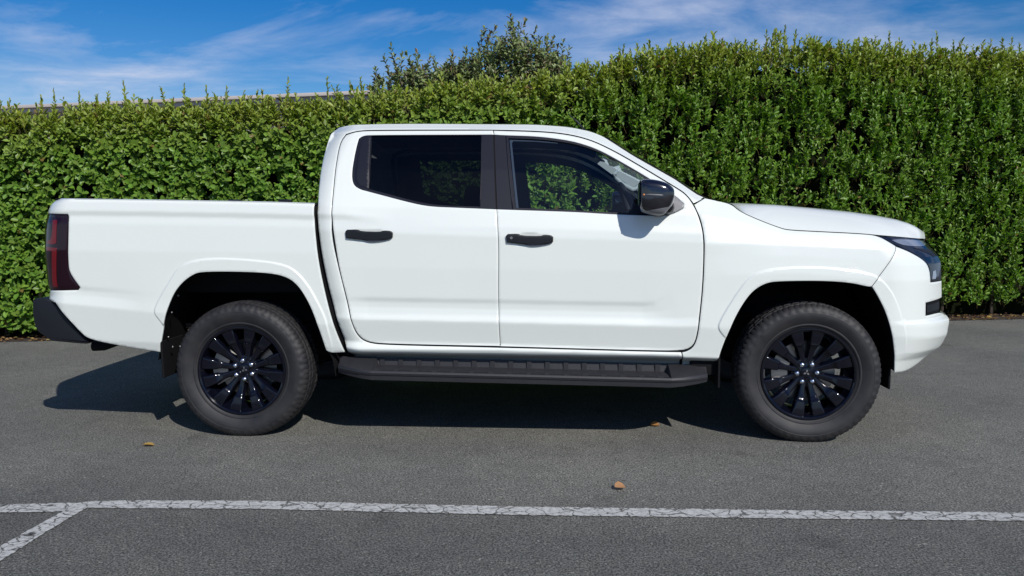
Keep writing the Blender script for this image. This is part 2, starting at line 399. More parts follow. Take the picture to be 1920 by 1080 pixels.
# ------------------------------------------------------------------ side surface of the truck
class Side:
    """half width of the body side as a function of (x, z), from lines drawn along the body"""
    def __init__(self, guides, ends=None):
        self.g = []
        for G in guides:
            a = np.array([(*on_w(px, py, w), w) for px, py, w in G])
            self.g.append(a[np.argsort(a[:, 0])])
        self.ends = ends or []
        self.flare = None
    def raw(self, x, z):
        Z = np.array([np.interp(x, a[:, 0], a[:, 1]) for a in self.g])
        Wd = np.array([np.interp(x, a[:, 0], a[:, 2]) for a in self.g])
        w = Wd[0].copy()
        for i in range(len(self.g)-1):
            t = np.clip((Z[i]-z)/(Z[i]-Z[i+1]+1e-6), 0, 1)
            m = z < Z[i]
            w = np.where(m, Wd[i]+(Wd[i+1]-Wd[i])*t, w)
        return w
    def __call__(self, x, z):
        x = np.atleast_1d(np.asarray(x, float)); z = np.atleast_1d(np.asarray(z, float))
        w = 0
        for d, k in ((-0.010, 1), (-0.005, 2), (0, 3), (0.005, 2), (0.010, 1)):
            w = w+k*self.raw(x, z+d)
        w = w/9.0
        for sgn, xe, T, k in self.ends:
            xx = xe(z)
            t = np.clip(T-(xx-x)*sgn, 0, T+0.06)
            w = w-k*t*t
        if self.flare is not None:
            pts = np.stack([x, z], 1)
            P, h, soft = self.flare
            ins = inside(P, pts); d = dist_line(self.flare_line, pts, False)
            s = np.where(ins, np.clip(d/soft, 0, 1), 0)
            w = w+h*s*s*(3-2*s)*np.clip((z-.50)/.14, 0, 1)
        return w
    def trace(self, P, it=7):
        """sight lines -> (x, z) where they meet this surface"""
        P = np.array(P, float)
        w = np.full(len(P), 0.90)
        for _ in range(it):
            X = np.array([on_w(px, py, ww) for (px, py), ww in zip(P, w)])
            w = 0.4*w+0.6*self(X[:, 0], X[:, 1])
        return X

def xz_end(P, w):
    a = np.array([on_w(px, py, w) for px, py in P]); a = a[np.argsort(a[:, 1])]
    return lambda z: np.interp(z, a[:, 1], a[:, 0])

# --- cargo bed side
BED_TOP = [(60, 372.6), (105, 373.3), (300, 375.5), (500, 379), (590, 381.7), (640, 383)]
def const(P, w): return [(a, b, w) for a, b in P]
def shift(P, dy, w): return [(a, b+dy, w) for a, b in P]
W_BED = Side([
    shift(BED_TOP, -4, .915), shift(BED_TOP, 3, .931), shift(BED_TOP, 21, .940), shift(BED_TOP, 31, .9345), shift(BED_TOP, 45, .9415),
    [(60, 470, .946), (650, 476, .946)],
    [(60, 533, .940), (148, 537, .940), (215, 541.5, .941), (270, 546, .944), (650, 566, .946)],
    [(60, 540, .935), (148, 544, .935), (215, 549, .938), (270, 556, .943), (650, 575, .946)],
    [(60, 550, .936), (148, 554, .936), (215, 559, .938), (270, 566, .943), (650, 585, .946)],
    [(60, 563, .944), (200, 577, .944), (285, 586, .945), (650, 611, .944)],
    [(60, 634, .915), (300, 643, .920), (650, 652, .922)],
    [(60, 655, .890), (300, 660, .900), (650, 668, .905)],
], ends=[(-1, xz_end([(105, 373), (93.3, 383.7), (87, 401), (83.5, 430), (83, 478), (87, 526), (91, 555), (91, 660)], .845), .16, 3.8)])
FLARE_R = [(300, 603), (286.7, 586.7), (293, 566.7), (316.7, 526.7), (333, 500), (360, 486.7), (406.7, 482), (473, 485.7), (523, 491.7), (553, 503), (580, 533), (600, 570), (613, 598)]
ARCH_R = [(300, 660), (305, 623), (308.3, 593), (323, 553), (340, 530), (360, 515), (376.7, 509.3), (440, 509), (506.7, 511.7), (540, 520), (560, 536.7), (576.7, 563.3), (590, 593), (603, 630), (611.7, 656.7)]
fl = W_BED.trace([(307, 613)]+FLARE_R+[(617, 618), (623, 640), (627, 664)]); ar = W_BED.trace([(320, 630), (440, 600), (560, 620), (612, 664)])
W_BED.flare_line = chaikin(fl, 2); W_BED.flare = (np.vstack([W_BED.flare_line, ar[::-1]]), 0.0075, 0.010)

# --- cab side
S_LINE = [(540, 236, .60), (646, 236, .60), (663, 234, .60), (720, 232.5, .60), (794, 232, .60), (925, 233, .60), (1004, 233.5, .60), (1067, 238, .60), (1108, 246.5, .60), (1134, 257, .61),
          (1186, 291, .665), (1264.6, 335, .74), (1306, 363.6, .785), (1324.5, 373, .80), (1350, 378, .81)]
R_LINE = [(540, 247, .695), (669, 246.5, .695), (695, 244.4, .695), (925, 244, .695), (1004, 246.5, .695), (1046, 249.6, .695), (1082, 255.6, .70), (1116, 266, .708), (1160, 288, .737),
          (1212, 319, .785), (1264.6, 350.6, .838), (1285, 363.6, .858), (1320, 384, .875), (1350, 392, .88)]
W_CAB = Side([
    S_LINE, R_LINE,
    [(540, 318, .825), (925, 318, .815), (1082, 328, .825), (1160, 345, .848), (1212, 360, .862), (1264.6, 378, .882), (1300, 392, .897), (1350, 398, .90)],
    [(540, 385, .925), (640, 387, .922), (760, 390, .908), (931, 393, .902), (1140, 402, .905), (1212, 404.8, .907), (1285, 402, .908), (1350, 403, .908)],
    [(540, 399, .938), (650, 402, .935), (740, 412, .925), (931, 412, .919), (1350, 427, .925)],
    [(540, 409, .933), (650, 413, .932), (740, 426, .934), (931, 426, .932), (1350, 440, .936)],
    [(540, 428, .940), (935, 443, .940), (1140, 448, .940), (1350, 455, .940)],
    [(540, 500, .939), (935, 505, .939), (1350, 510, .940)],
    [(540, 553, .934), (650, 557, .933), (690, 557.5, .932), (935, 562, .931), (1205, 567, .931), (1228, 564, .933), (1262, 535, .937), (1350, 525, .939)],
    [(540, 562, .933), (650, 566, .931), (690, 565, .9248), (935, 569, .9242), (1205, 574, .9242), (1228, 572, .929), (1262, 551, .935), (1350, 545, .938)],
    [(540, 572, .934), (650, 576, .932), (690, 575, .9240), (935, 580, .9230), (1205, 585, .9230), (1240, 584, .929), (1270, 575, .934), (1350, 570, .937)],
    [(540, 583, .937), (650, 587, .935), (690, 588, .9285), (935, 592, .9275), (1205, 597, .9275), (1250, 598, .932), (1350, 594, .938)],
    [(540, 594, .941), (655, 598, .9405), (936, 604, .9400), (1350, 614, .941)],
    [(540, 636, .912), (650, 641, .912), (938, 647, .910), (1350, 659, .911)],
    [(540, 650, .936), (662, 654, .936), (938, 656, .936), (1350, 667, .930)],
    [(540, 658, .920), (662, 661, .920), (938, 665, .920), (1350, 672, .917)],
    [(540, 664, .83), (662, 666, .83), (938, 671, .83), (1350, 678, .83)],
    [(540, 673, .79), (662, 675, .79), (938, 680, .79), (1350, 688, .79)],
], ends=[(-1, xz_end([(652, 655), (636, 613), (616, 540), (603, 473), (596, 413), (596.7, 383), (598, 353), (601.7, 320), (608, 286), (615, 261), (622, 247)], .87), .09, 4.0)])

# --- front wing and bumper
W_FRT = Side([
    [(1270, 360, .845), (1322, 371, .812), (1345, 377, .800), (1372, 383, .802), (1387, 396, .832), (1465, 428, .868), (1480, 431, .872), (1539, 434, .876), (1613, 437.8, .878), (1646, 440.7, .878), (1735, 448, .878), (1850, 456, .878)],
    [(1270, 404, .908), (1322, 404, .905), (1372, 412, .89), (1465, 438, .892), (1646, 451, .900), (1850, 466, .900)],
    [(1270, 455, .940), (1322, 456, .938), (1465, 458, .922), (1646, 466, .926), (1850, 480, .926)],
    [(1270, 478, .940), (1400, 479, .933), (1500, 480, .931), (1650, 489, .934), (1850, 499, .934)],
    [(1270, 520, .939), (1500, 512, .939), (1650, 525, .942), (1850, 535, .942)],
    [(1270, 566, .938), (1500, 560, .940), (1850, 570, .946)],
    [(1270, 613, .941), (1345, 616, .942), (1500, 620, .946), (1850, 640, .950)],
    [(1270, 660, .918), (1345, 664, .920), (1674, 676, .930), (1754, 661, .930), (1850, 650, .93)],
    [(1270, 671, .917), (1345, 673, .917), (1674, 698, .915), (1754, 698, .88), (1850, 698, .88)],
    [(1270, 678, .83), (1345, 681, .83), (1674, 712, .89), (1850, 712, .85)],
], ends=[(1, xz_end([(1727, 436), (1741, 448), (1752, 464), (1764, 478), (1770, 492), (1771, 518), (1770, 557), (1768, 588), (1782, 596), (1782.7, 602), (1781, 622), (1773, 646), (1757, 661), (1748, 700)], .63), .43, 1.62)])
FLARE_F = [(1356, 632.6), (1343.7, 616), (1348.5, 599), (1383.7, 542), (1406, 516), (1435.6, 504), (1487.4, 499), (1558, 500), (1613, 507.4), (1646.7, 516), (1672.6, 543.7), (1687.4, 577), (1699.7, 619.6)]
ARCH_F = [(1346.7, 671.5), (1359.6, 636), (1376, 599), (1394.8, 566), (1413, 543.7), (1435.6, 530.7), (1457.8, 527), (1539, 526), (1595, 529.6), (1628, 538), (1646.7, 555), (1661.5, 584.5), (1672.6, 621.5), (1678, 662), (1677, 697.4)]
fl = W_FRT.trace([(1366, 638)]+FLARE_F+[(1701, 635), (1700, 665), (1690, 705)]); ar = W_FRT.trace([(1385, 640), (1420, 600), (1530, 570), (1630, 600), (1660, 650), (1664, 705)])
W_FRT.flare_line = chaikin(fl, 2); W_FRT.flare = (np.vstack([W_FRT.flare_line, ar[::-1]]), 0.0075, 0.010)

TRUCK = empty('pickup_truck')
tag(TRUCK, 'white double cab pickup truck parked side-on on the asphalt, black wheels', 'pickup truck')
def panel(name, trace, surf, mat, parent, side=1, holes=(), h=0.011, off=0.0, flange=0.008, smooth_it=2, keep=40, closed_back=None, metric=False, feat=None, edge_roll=0.0):
    """a pressed body panel: outline laid on the side surface, returned inwards at its edges"""
    O = np.array(trace, float) if metric else surf.trace(trace)
    O = resample(chaikin(O, smooth_it, True, keep), h*0.8, True)
    HS = []
    for H in holes:
        q = np.array(H, float) if metric else surf.trace(H)
        HS.append(resample(chaikin(q, smooth_it, True, keep), h*0.8, True))
    x0, z0 = O.min(0); x1, z1 = O.max(0)
    gx, gz = np.meshgrid(np.arange(x0, x1, h), np.arange(z0, z1, h*0.85))
    gx = gx + (np.arange(gx.shape[0]) % 2)[:, None]*h*0.5
    G = np.stack([gx.ravel(), gz.ravel()], 1)
    G = G[inside(O, G)]
    G = G[dist_line(O, G) > h*0.55]
    for H in HS:
        G = G[~inside(H, G)]; G = G[dist_line(H, G) > h*0.55]
    if surf is not None and surf.flare is not None and off == 0:
        fp = resample(surf.flare_line, 0.008)
        cen = fp.mean(0)
        ex = []
        for s_ in (-.004, 0.0, 0.005, 0.010, .014):
            d = cen-fp; d /= np.linalg.norm(d, axis=1)[:, None]
            ex.append(fp+d*s_)
        ex = np.vstack(ex); m = inside(O, ex); ex = ex[m]
        if len(ex):
            ex = ex[dist_line(O, ex) > 0.006]
            G = G[dist_line(surf.flare_line, G, False) > 0.011]
            G = np.vstack([G, ex])
    pts = np.vstack([O]+HS+[G]); edges = []; s = 0
    loops = []
    for L in [O]+HS:
        n = len(L); loops.append((s, n)); edges += [(s+i, s+(i+1) % n) for i in range(n)]; s += n
    vc, ec, fc, ov, oe, of = delaunay_2d_cdt([Vector(p) for p in pts], edges, [], 0, 1e-6)
    P = np.array([tuple(v) for v in vc]); Fc = np.array([f for f in fc])
    ce = P[Fc].mean(1)
    ok = inside(O, ce)
    for H in HS: ok &= ~inside(H, ce)
    Fc = Fc[ok]
    w = surf(P[:, 0], P[:, 1])+off
    if feat is not None: w = w+feat(P)
    if edge_roll > 0:
        d = dist_line(O, P)
        for H in HS: d = np.minimum(d, dist_line(H, P))
        w = w-edge_roll*np.clip(1-d/0.006, 0, 1)**2
    V = [(p[0], -side*ww, p[1]) for p, ww in zip(P, w)]
    # orientation
    a, b, c = P[Fc[:, 0]], P[Fc[:, 1]], P[Fc[:, 2]]
    cr_ = (b[:, 0]-a[:, 0])*(c[:, 1]-a[:, 1])-(b[:, 1]-a[:, 1])*(c[:, 0]-a[:, 0])
    Fl = [tuple(f) if k > 0 else tuple(f[::-1]) for f, k in zip(Fc, cr_)]
    if side < 0: Fl = [f[::-1] for f in Fl]
    # edge returns on their own vertices so the fold stays crisp
    m = {}
    for i, o in enumerate(ov):
        for q in o: m[q] = i
    for s, n in loops:
        idx = [m[s+i] for i in range(n)]
        base = len(V)
        for i in idx: V.append(V[i])
        for i in idx: V.append((V[i][0], V[i][1]+side*flange, V[i][2]))
        for i in range(n):
            j = (i+1) % n
            Fl.append((base+i, base+j, base+n+j, base+n+i))
    o = mesh_obj(name, V, Fl, mat, parent)
    me = o.data
    fwv = lambda q: surf(q[:, 0], q[:, 1])+(feat(q) if feat is not None else 0)
    e = 0.0015
    wx = (fwv(P+[e, 0])-fwv(P-[e, 0]))/(2*e); wz = (fwv(P+[0, e])-fwv(P-[0, e]))/(2*e)
    nrm = np.stack([-wx, -side*np.ones(len(P)), -wz], 1) if side > 0 else np.stack([-wx, np.ones(len(P)), -wz], 1)
    if edge_roll > 0:
        nO = np.zeros((len(P), 2))
        for (s, n), LP in zip(loops, [O]+HS):
            ar_ = 0.5*np.sum(LP[:, 0]*np.roll(LP[:, 1], -1)-np.roll(LP[:, 0], -1)*LP[:, 1])
            sg = (1 if ar_ > 0 else -1)*(1 if s == 0 else -1)
            tg = np.roll(LP, -1, 0)-np.roll(LP, 1, 0); tg /= np.linalg.norm(tg, axis=1)[:, None]+1e-9
            for i in range(n): nO[m[s+i]] = (tg[i][1]*sg, -tg[i][0]*sg)
        nrm[:, 0] += .45*nO[:, 0]; nrm[:, 2] += .45*nO[:, 1]
    nrm /= np.linalg.norm(nrm, axis=1)[:, None]
    vn = np.zeros((len(V), 3), np.float32); me.vertex_normals.foreach_get('vector', vn.ravel()) if False else None
    buf = np.empty(len(V)*3, np.float32); me.vertices.foreach_get('normal', buf); vn = buf.reshape(-1, 3).copy()
    vn[:len(P)] = nrm
    me.normals_split_custom_set_from_vertices([tuple(map(float, q)) for q in vn])
    return o
def both(fn):
    for s in (1, -1): fn(s)
def bridge(near, n, bulge, shape=lambda t: 4*t*(1-t)):
    """near: list of (x, w, z); spans to the mirrored line with a bulge; returns V, F"""
    V, F = [], []
    near = [np.array(p, float) for p in near]
    for p in near:
        for k in range(n+1):
            t = k/n
            b = bulge(p) if callable(bulge) else bulge
            V.append((p[0]+b[0]*shape(t), -p[1]*(1-2*t), p[2]+b[1]*shape(t)))
    for i in range(len(near)-1):
        for k in range(n):
            F.append((i*(n+1)+k, i*(n+1)+k+1, (i+1)*(n+1)+k+1, (i+1)*(n+1)+k))
    return V, F
def ribbon(name, trace, surf, depth, width, mat, parent, side):
    P = resample(chaikin(surf.trace(trace), 2), 0.02)
    V, F = [], []
    for i, p in enumerate(P):
        t = P[min(i+1, len(P)-1)]-P[max(i-1, 0)]; t /= np.linalg.norm(t)
        nrm = np.array([-t[1], t[0]])
        for s in (-1, 1):
            q = p+nrm*s*width/2
            V.append((q[0], -side*(surf(q[0], q[1])[0]-depth), q[1]))
    for i in range(len(P)-1): F.append((2*i, 2*i+1, 2*i+3, 2*i+2))
    return mesh_obj(name, V, F, mat, parent)

# ------------------------------------------------------------------ ground
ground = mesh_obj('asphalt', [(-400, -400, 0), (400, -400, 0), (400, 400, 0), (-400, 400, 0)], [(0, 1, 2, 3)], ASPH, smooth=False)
tag(ground, kind='structure')
def ground_sheet(name, P, z, mat):
    V = [on_ground(a, b, z) for a, b in P]
    return tag(mesh_obj(name, V, [tuple(range(len(V)))], mat, smooth=False), kind='structure')
def line_sheet(name, top, bot, z):
    A = [on_ground(a, b, z) for a, b in top]; B = [on_ground(a, b, z) for a, b in bot]
    A = resample(np.array(A), 0.012); B = resample(np.array(B), 0.012)
    n = max(len(A), len(B))
    ip = lambda P: np.stack([np.interp(np.linspace(0, 1, n), np.linspace(0, 1, len(P)), P[:, k]) for k in range(3)], 1)
    A, B = ip(A), ip(B)
    dn = (A-B); dn /= np.linalg.norm(dn, axis=1)[:, None]
    A = A+dn*(rng.normal(0, .0024, (n, 1))); B = B+dn*(rng.normal(0, .0024, (n, 1)))
    V = np.vstack([A, B]); F = [(n+i, n+i+1, i+1, i) for i in range(n-1)]
    return tag(mesh_obj(name, V, F, LINEM, smooth=False), kind='structure')
line_sheet('painted_line', [(-160, 949), (0, 946.5), (60, 944.3), (140, 942.6)], [(-160, 965), (0, 961), (60, 959.8), (118, 958.6)], .004)
line_sheet('painted_line', [(164, 940), (240, 938), (480, 938.8), (960, 949.5), (1440, 956), (1920, 960.5), (2150, 962)], [(164, 951.5), (240, 952.7), (480, 953.8), (960, 965), (1440, 971.5), (1920, 976.5), (2150, 978)], .004)
line_sheet('painted_line', [(163, 940), (141, 942.8), (118, 958.7), (60, 990), (0, 1025), (-140, 1105)], [(164, 951.5), (150, 959), (90, 995), (0, 1052), (-120, 1135)], .004)

# ------------------------------------------------------------------ body panels
BED = [(105, 373.3), (300, 375.5), (500, 379), (589.5, 381.7), (587.5, 393), (589.5, 426.7), (596, 490), (612.5, 566.7), (629.5, 623), (646, 660),
       (620, 661.7)] + ARCH_R[::-1] + [(206.7, 645), (166.7, 635), (154, 626.7), (104, 567.4), (91, 561), (91.2, 552), (93, 544), (147, 544), (150, 538.5), (129.6, 511),
       (127.6, 487), (127.8, 449), (129.6, 406), (126.5, 401.3), (88, 400.3), (93.3, 383.7)]
both(lambda s: panel('bed_side', BED, W_BED, PAINT, TRUCK, s, edge_roll=.003))
LAMP = [(87.4, 401.8), (126, 402.8), (128.3, 406), (126.5, 449), (126.3, 487), (128.3, 511.3), (148, 537.8), (146.7, 542.8), (93.3, 542.8), (87.6, 526), (83.6, 478.5), (83.2, 446), (84.6, 419)]
def tail(s):
    o = panel('tail_light', LAMP, W_BED, DARKLENS, TRUCK, s, h=.009, off=.004, edge_roll=.004)
    for P in ([(100.3, 412), (108.3, 413), (106.5, 455.5), (101, 458), (88.5, 457), (88.5, 452.5), (96.5, 449), (99.5, 436)],
              [(87.5, 462), (107.5, 465), (106.5, 520), (109.5, 538), (100.5, 538), (98.5, 520), (98.5, 470.5), (87.5, 470)]):
        panel('light_bar', P, W_BED, REDLENS, o, s, h=.008, off=.0056, flange=.003)
both(tail)

CABF = [(1278, 683.5), (938, 678.5), (668, 672.5), (657, 663), (650.5, 653), (636.7, 613), (616.7, 540), (603, 473), (596, 413), (596.7, 383), (598, 353), (601.7, 320), (608, 286.7), (615.8, 261.7), (622.5, 248), (633, 239), (646.7, 236),
        (663, 234), (720, 232.5), (794, 232), (925, 233), (1004, 233.5), (1067, 238), (1108, 246.5), (1134, 257), (1186, 291), (1264.6, 335), (1306, 363.6), (1321, 371),
        (1300.5, 381), (1285.5, 361.8), (1265, 348.8), (1213, 317.2), (1160.5, 286.3), (1116, 264.4), (1082, 254), (1046, 248), (1004, 244.9), (925, 242.6), (695, 243), (669, 245), (648, 251.6), (636.8, 266.5), (628.6, 314), (623.6, 366), (621.2, 408), (621.8, 447), (635.4, 507), (648.8, 560), (658.6, 606), (669.8, 630.2), (686.5, 643), (725, 647.6), (938, 652.2), (1204, 659.6), (1277, 660.8)]
both(lambda s: panel('cab_frame', CABF, W_CAB, PAINT, TRUCK, s, keep=38, edge_roll=.002))

DLO_R = [(925, 251.7), (695.4, 252.4), (680, 254), (672, 259.5), (666.8, 277.7), (660, 314), (659, 335), (662.9, 348), (674.6, 355.8), (690, 359.7), (768, 380.6), (804.8, 387.9), (846.4, 389.7), (930.3, 393)]
RDOOR = [(924, 245.2)] + DLO_R + [(933.5, 444), (934, 490), (933.2, 560), (936.8, 648.3), (725, 644), (687.5, 640), (671.5, 627.5), (660.6, 605), (651, 558), (637.4, 506), (627.6, 446), (623.2, 407), (625.6, 366), (630.6, 314), (638.6, 267.5), (649, 254), (669, 247.5), (695, 245.8)]
DLO_F = [(926.6, 251.9), (947, 253), (1004, 254.8), (1046, 259.5), (1082, 266), (1121, 279), (1160, 300), (1218, 333.7), (1262, 364), (1283, 381), (1282, 390), (1265, 399), (1240, 405.4), (1212.5, 404.8), (1139.6, 402), (1082, 398), (931.8, 393)]
FDOOR = [(926.2, 245.4)] + [(1004, 247.7), (1046, 250.8), (1082, 256.8), (1116, 267.2), (1160, 289.2), (1212.5, 320.2), (1264.6, 351.8), (1285, 364.8), (1300, 385), (1312.8, 416), (1318.3, 444), (1318.4, 490), (1315.6, 547), (1310, 599), (1304.6, 636), (1297.5, 649), (1284, 656.8), (1204, 656.2), (938.5, 648.8), (935, 560), (936, 490), (935.5, 444), (931.8, 393)] + DLO_F[::-1][1:]
def door_feat(cx, cy, surf):
    c = surf.trace([(cx, cy)])[0]
    def f(P):     # finger recess around the handle
        d = np.hypot((P[:, 0]-c[0])/0.130, (P[:, 1]-c[1]+0.002)/0.036)
        return -0.011*np.clip(1-d, 0, 1)**0.8
    return f
GL_R = [(903, 253.6), (696.6, 253.8), (692.5, 354.5), (742, 368), (781, 378), (810, 383.5), (846, 386), (900, 387.4)]
GL_F = [(953, 259), (1004, 260.5), (1046, 264.5), (1082, 270.6), (1120, 283), (1158, 302.5), (1212, 334.5), (1250, 361), (1250, 398), (1212, 400.6), (1139, 398), (1082, 394.2), (967, 389.4)]
def handle(parent, dx, dy, lock, s):
    q = lambda P: [(a+dx, b+dy) for a, b in P]
    body = q([(648.5, 434), (652, 430.6), (672, 430), (677, 433.6), (713.6, 434.6), (719, 432), (733, 432.8), (736.8, 436), (736.6, 445), (731, 449), (706, 451.5), (690, 451.2), (672, 448.6), (650, 446.6)])
    o = panel('door_handle', body, W_CAB, TRIM, parent, s, h=.008, off=.016, flange=.022, edge_roll=.004, smooth_it=1, keep=38)
    panel('handle_pad', q([(671, 445), (684, 446.8), (724, 446.2), (733, 446.5), (728, 449.8), (707, 453.3), (690, 453.2)]), W_CAB, HPAD, parent, s, h=.006, off=.0125, flange=.018, edge_roll=.002, smooth_it=1, keep=60)
    if lock:
        c = W_CAB.trace(q([(658.5, 438)]))[0]; w = W_CAB(c[0], c[1])[0]+.018
        bm = bmesh.new(); bmesh.ops.create_cone(bm, cap_ends=True, segments=14, radius1=.008, radius2=.007, depth=.006, matrix=Matrix.Translation((c[0], -s*w, c[1])) @ Matrix.Rotation(math.pi/2, 4, 'X'))
        k = bm_obj('lock_cylinder', bm, GREYP, parent, smooth=True)
    return o
def grow(P, d):
    P = np.array(P, float); n = len(P); ar_ = 0.5*np.sum(P[:, 0]*np.roll(P[:, 1], -1)-np.roll(P[:, 0], -1)*P[:, 1]); sg = 1 if ar_ > 0 else -1
    e = np.roll(P, -1, 0)-P; e /= np.linalg.norm(e, axis=1)[:, None]; nn = np.stack([e[:, 1], -e[:, 0]], 1)*sg
    m = nn+np.roll(nn, 1, 0); m /= np.linalg.norm(m, axis=1)[:, None]
    return [tuple(p) for p in P+m*d]
RDOOR = grow(RDOOR, .5); FDOOR = grow(FDOOR, .4)
def rear_door(s):
    d = panel('rear_door', RDOOR, W_CAB, PAINT, TRUCK, s, feat=door_feat(692, 441, W_CAB), edge_roll=.003)
    panel('window_trim', [(924.2, 252.4)]+[(a, b+.4) for a, b in DLO_R[1:-1]]+[(929.6, 392.6)], W_CAB, PILLARM, d, s, holes=[GL_R], h=.012, off=-.003, keep=50)
    panel('corner_trim', [(694.5, 256), (690.8, 353.5), (676, 350.5), (667.5, 343), (664.8, 331), (668.5, 303), (673.5, 272), (678, 261), (684, 257)], W_CAB, PILLARM, d, s, h=.012, off=.0015, flange=.004, edge_roll=.003)
    panel('window_glass', GL_R, W_CAB, GLASSR, d, s, h=.015, off=-.009, flange=.0005, smooth_it=0)
    handle(d, 0, 0, False, s)
both(rear_door)
def front_door(s):
    d = panel('front_door', FDOOR, W_CAB, PAINT, TRUCK, s, feat=door_feat(993, 448.5, W_CAB), edge_roll=.003)
    panel('window_trim', [(927.2, 252.6)]+[(a, b+.3) for a, b in DLO_F[1:-1]]+[(932.4, 392.4)], W_CAB, PILLARM, d, s, holes=[GL_F], h=.012, off=-.003, keep=50)
    panel('window_glass', GL_F, W_CAB, GLASSF, d, s, h=.015, off=-.010, flange=.0005, smooth_it=0)
    handle(d, 300.5, 8, True, s)
both(front_door)
both(lambda s: panel('window_channel', [(955, 260.5), (1004, 262), (1046, 266), (1046, 268.5), (1004, 265), (962, 264), (959.5, 268), (972, 389.6), (967.6, 389.4)], W_CAB, HPAD, TRUCK, s, h=.012, off=-.016, flange=.002, smooth_it=0))
# slim rubber lines round the panes
def seals(s):
    for nm, P in (('window_seal', [(903, 253.6), (902.4, 320), (900, 387.4)]), ('window_seal', [(696.6, 253.8), (694.5, 300), (692, 355)]), ('window_seal', [(949, 254), (954, 320), (961.5, 390.4)])):
        q = resample(W_CAB.trace(P), .05)
        V, F = tube([(p[0], -s*(W_CAB(p[0], p[1])[0]+.0012), p[1]) for p in q], .0022, 6)
        mesh_obj(nm, V, F, PILLARM, TRUCK)
both(seals)
# black ribbons standing in for the shade inside the shut lines and bed gap
def gap_shades(s):
    for P in ([(622, 408), (624.5, 366), (629.5, 314), (637.6, 267), (648.3, 252.8), (669, 246.2), (695.4, 244.4), (925, 243.9), (1004, 246.3), (1046, 249.4), (1082, 255.4), (1116, 265.8), (1160, 287.8), (1212.5, 318.8), (1264.6, 350.4), (1285, 363.4), (1300, 383)],
              [(925, 244), (927, 314), (931, 390), (934.8, 444), (935, 490), (934.2, 560), (937.6, 650)],
              [(622.4, 446), (636.4, 506), (650, 559), (659.6, 606), (670.6, 629), (687, 641.6), (725, 645.8), (938, 650.3), (1204, 657.9), (1274, 658.9)]):
        ribbon('shut_line_shade', P, W_CAB, .006, .022, SEALGAPM, TRUCK, s)
    ribbon('shut_line_shade', [(1301, 384), (1314.4, 415.7), (1319.9, 444), (1320, 490), (1317.2, 547), (1311.6, 599), (1306.3, 636), (1298.6, 651), (1287, 658.4), (1278, 660)], W_FRT, .011, .020, SEALGAPM, TRUCK, s)
    ribbon('shut_line_shade', [(1278, 661), (1278, 683)], W_FRT, .006, .02, SEALGAPM, TRUCK, s)
    ribbon('body_gap_shade', [(592, 386), (591, 400), (593, 430), (600, 485), (614, 555), (633, 620), (648, 657)], W_BED, .055, .10, LINER, TRUCK, s)
    ribbon('shut_line_shade', [(1372, 383.6), (1387.4, 396.6), (1425, 413), (1465, 428.4), (1480, 431.4), (1539, 434.4), (1613, 438.1), (1646.7, 441.2)], W_FRT, .005, .007, SEALGAPM, TRUCK, s)
    ribbon('shut_line_shade', [(1680, 462), (1679, 475.5), (1636, 537)], W_FRT, .005, .014, SEALGAPM, TRUCK, s)
    ribbon('shut_line_shade', [(1301, 383), (1321, 372)], W_FRT, .005, .014, SEALGAPM, TRUCK, s)
both(gap_shades)
FEND = [(1322, 372), (1345, 377), (1371.5, 383.2), (1386.6, 397), (1425, 414), (1465, 429), (1480, 432.3), (1539, 435.3), (1613, 438.9), (1645.5, 442), (1671, 456.7), (1679, 461.5), (1677.8, 475.2), (1634.6, 536.8), (1628, 537.5)] + ARCH_F[::-1][6:] + [(1340, 686), (1279.5, 684), (1279.5, 661), (1288, 659.6), (1300, 652), (1307.6, 636.4), (1312.8, 599.4), (1318.4, 547), (1321.4, 490), (1321.4, 444), (1315.8, 415.2), (1302, 384)]
both(lambda s: panel('front_wing', FEND, W_FRT, PAINT, TRUCK, s, edge_roll=.002, keep=38))
BUMP = [(1679.9, 462.6), (1703.7, 471.8), (1730, 486.8), (1739, 496), (1744, 510), (1745, 530), (1768, 527), (1768.3, 557.2), (1766, 559), (1736, 567.4), (1735.7, 592.6), (1766, 585.5), (1777.8, 592.6), (1780.7, 598.5), (1779, 622), (1770, 646), (1754, 660.7), (1703.7, 695), (1677.4, 698.7)] + ARCH_F[::-1][1:5] + [(1635.7, 537.5), (1678.7, 475.6)]
both(lambda s: panel('front_bumper', BUMP, W_FRT, PAINT, TRUCK, s, edge_roll=.002, keep=38))
HEAD = [(1647, 442.8), (1689, 445), (1734.5, 449.2), (1748, 464), (1762.5, 479), (1767.8, 492), (1768.3, 518.5), (1767.5, 525.6), (1745.6, 528.6), (1744.6, 509.6), (1739.6, 495), (1730.6, 486), (1704, 471), (1671.5, 456.2)]
def head(s):
    o = panel('headlight', HEAD, W_FRT, HEADM, TRUCK, s, h=.009, off=-.002, flange=.03, edge_roll=.004)
    panel('daytime_lamp', [(1672, 449.8), (1690, 448), (1732, 451.6), (1738, 458), (1733, 462), (1700, 461), (1683, 456)], W_FRT, HEADL, o, s, h=.008, off=.0005, flange=.002)
    panel('lamp_lens', [(1750, 509), (1755, 506.5), (1757, 515), (1755.5, 523), (1748.5, 524)], W_FRT, HEADL, o, s, h=.006, off=.0005, flange=.002)
    panel('lamp_fin', [(1712, 464.5), (1745, 467.5), (1757, 480), (1753, 482), (1740, 474.5)], W_FRT, PILLARM, o, s, h=.008, off=.0005, flange=.002)
    panel('bumper_vent', [(1737, 567.6), (1765.6, 559.6), (1765.6, 584.6), (1736.6, 591.6)], W_FRT, LINER, TRUCK, s, h=.012, off=-.014, smooth_it=1)
    panel('vent_slat', [(1739, 573), (1764, 566), (1764, 580), (1739, 587)], W_FRT, TRIM, TRUCK, s, h=.012, off=-.006, smooth_it=1)
both(head)

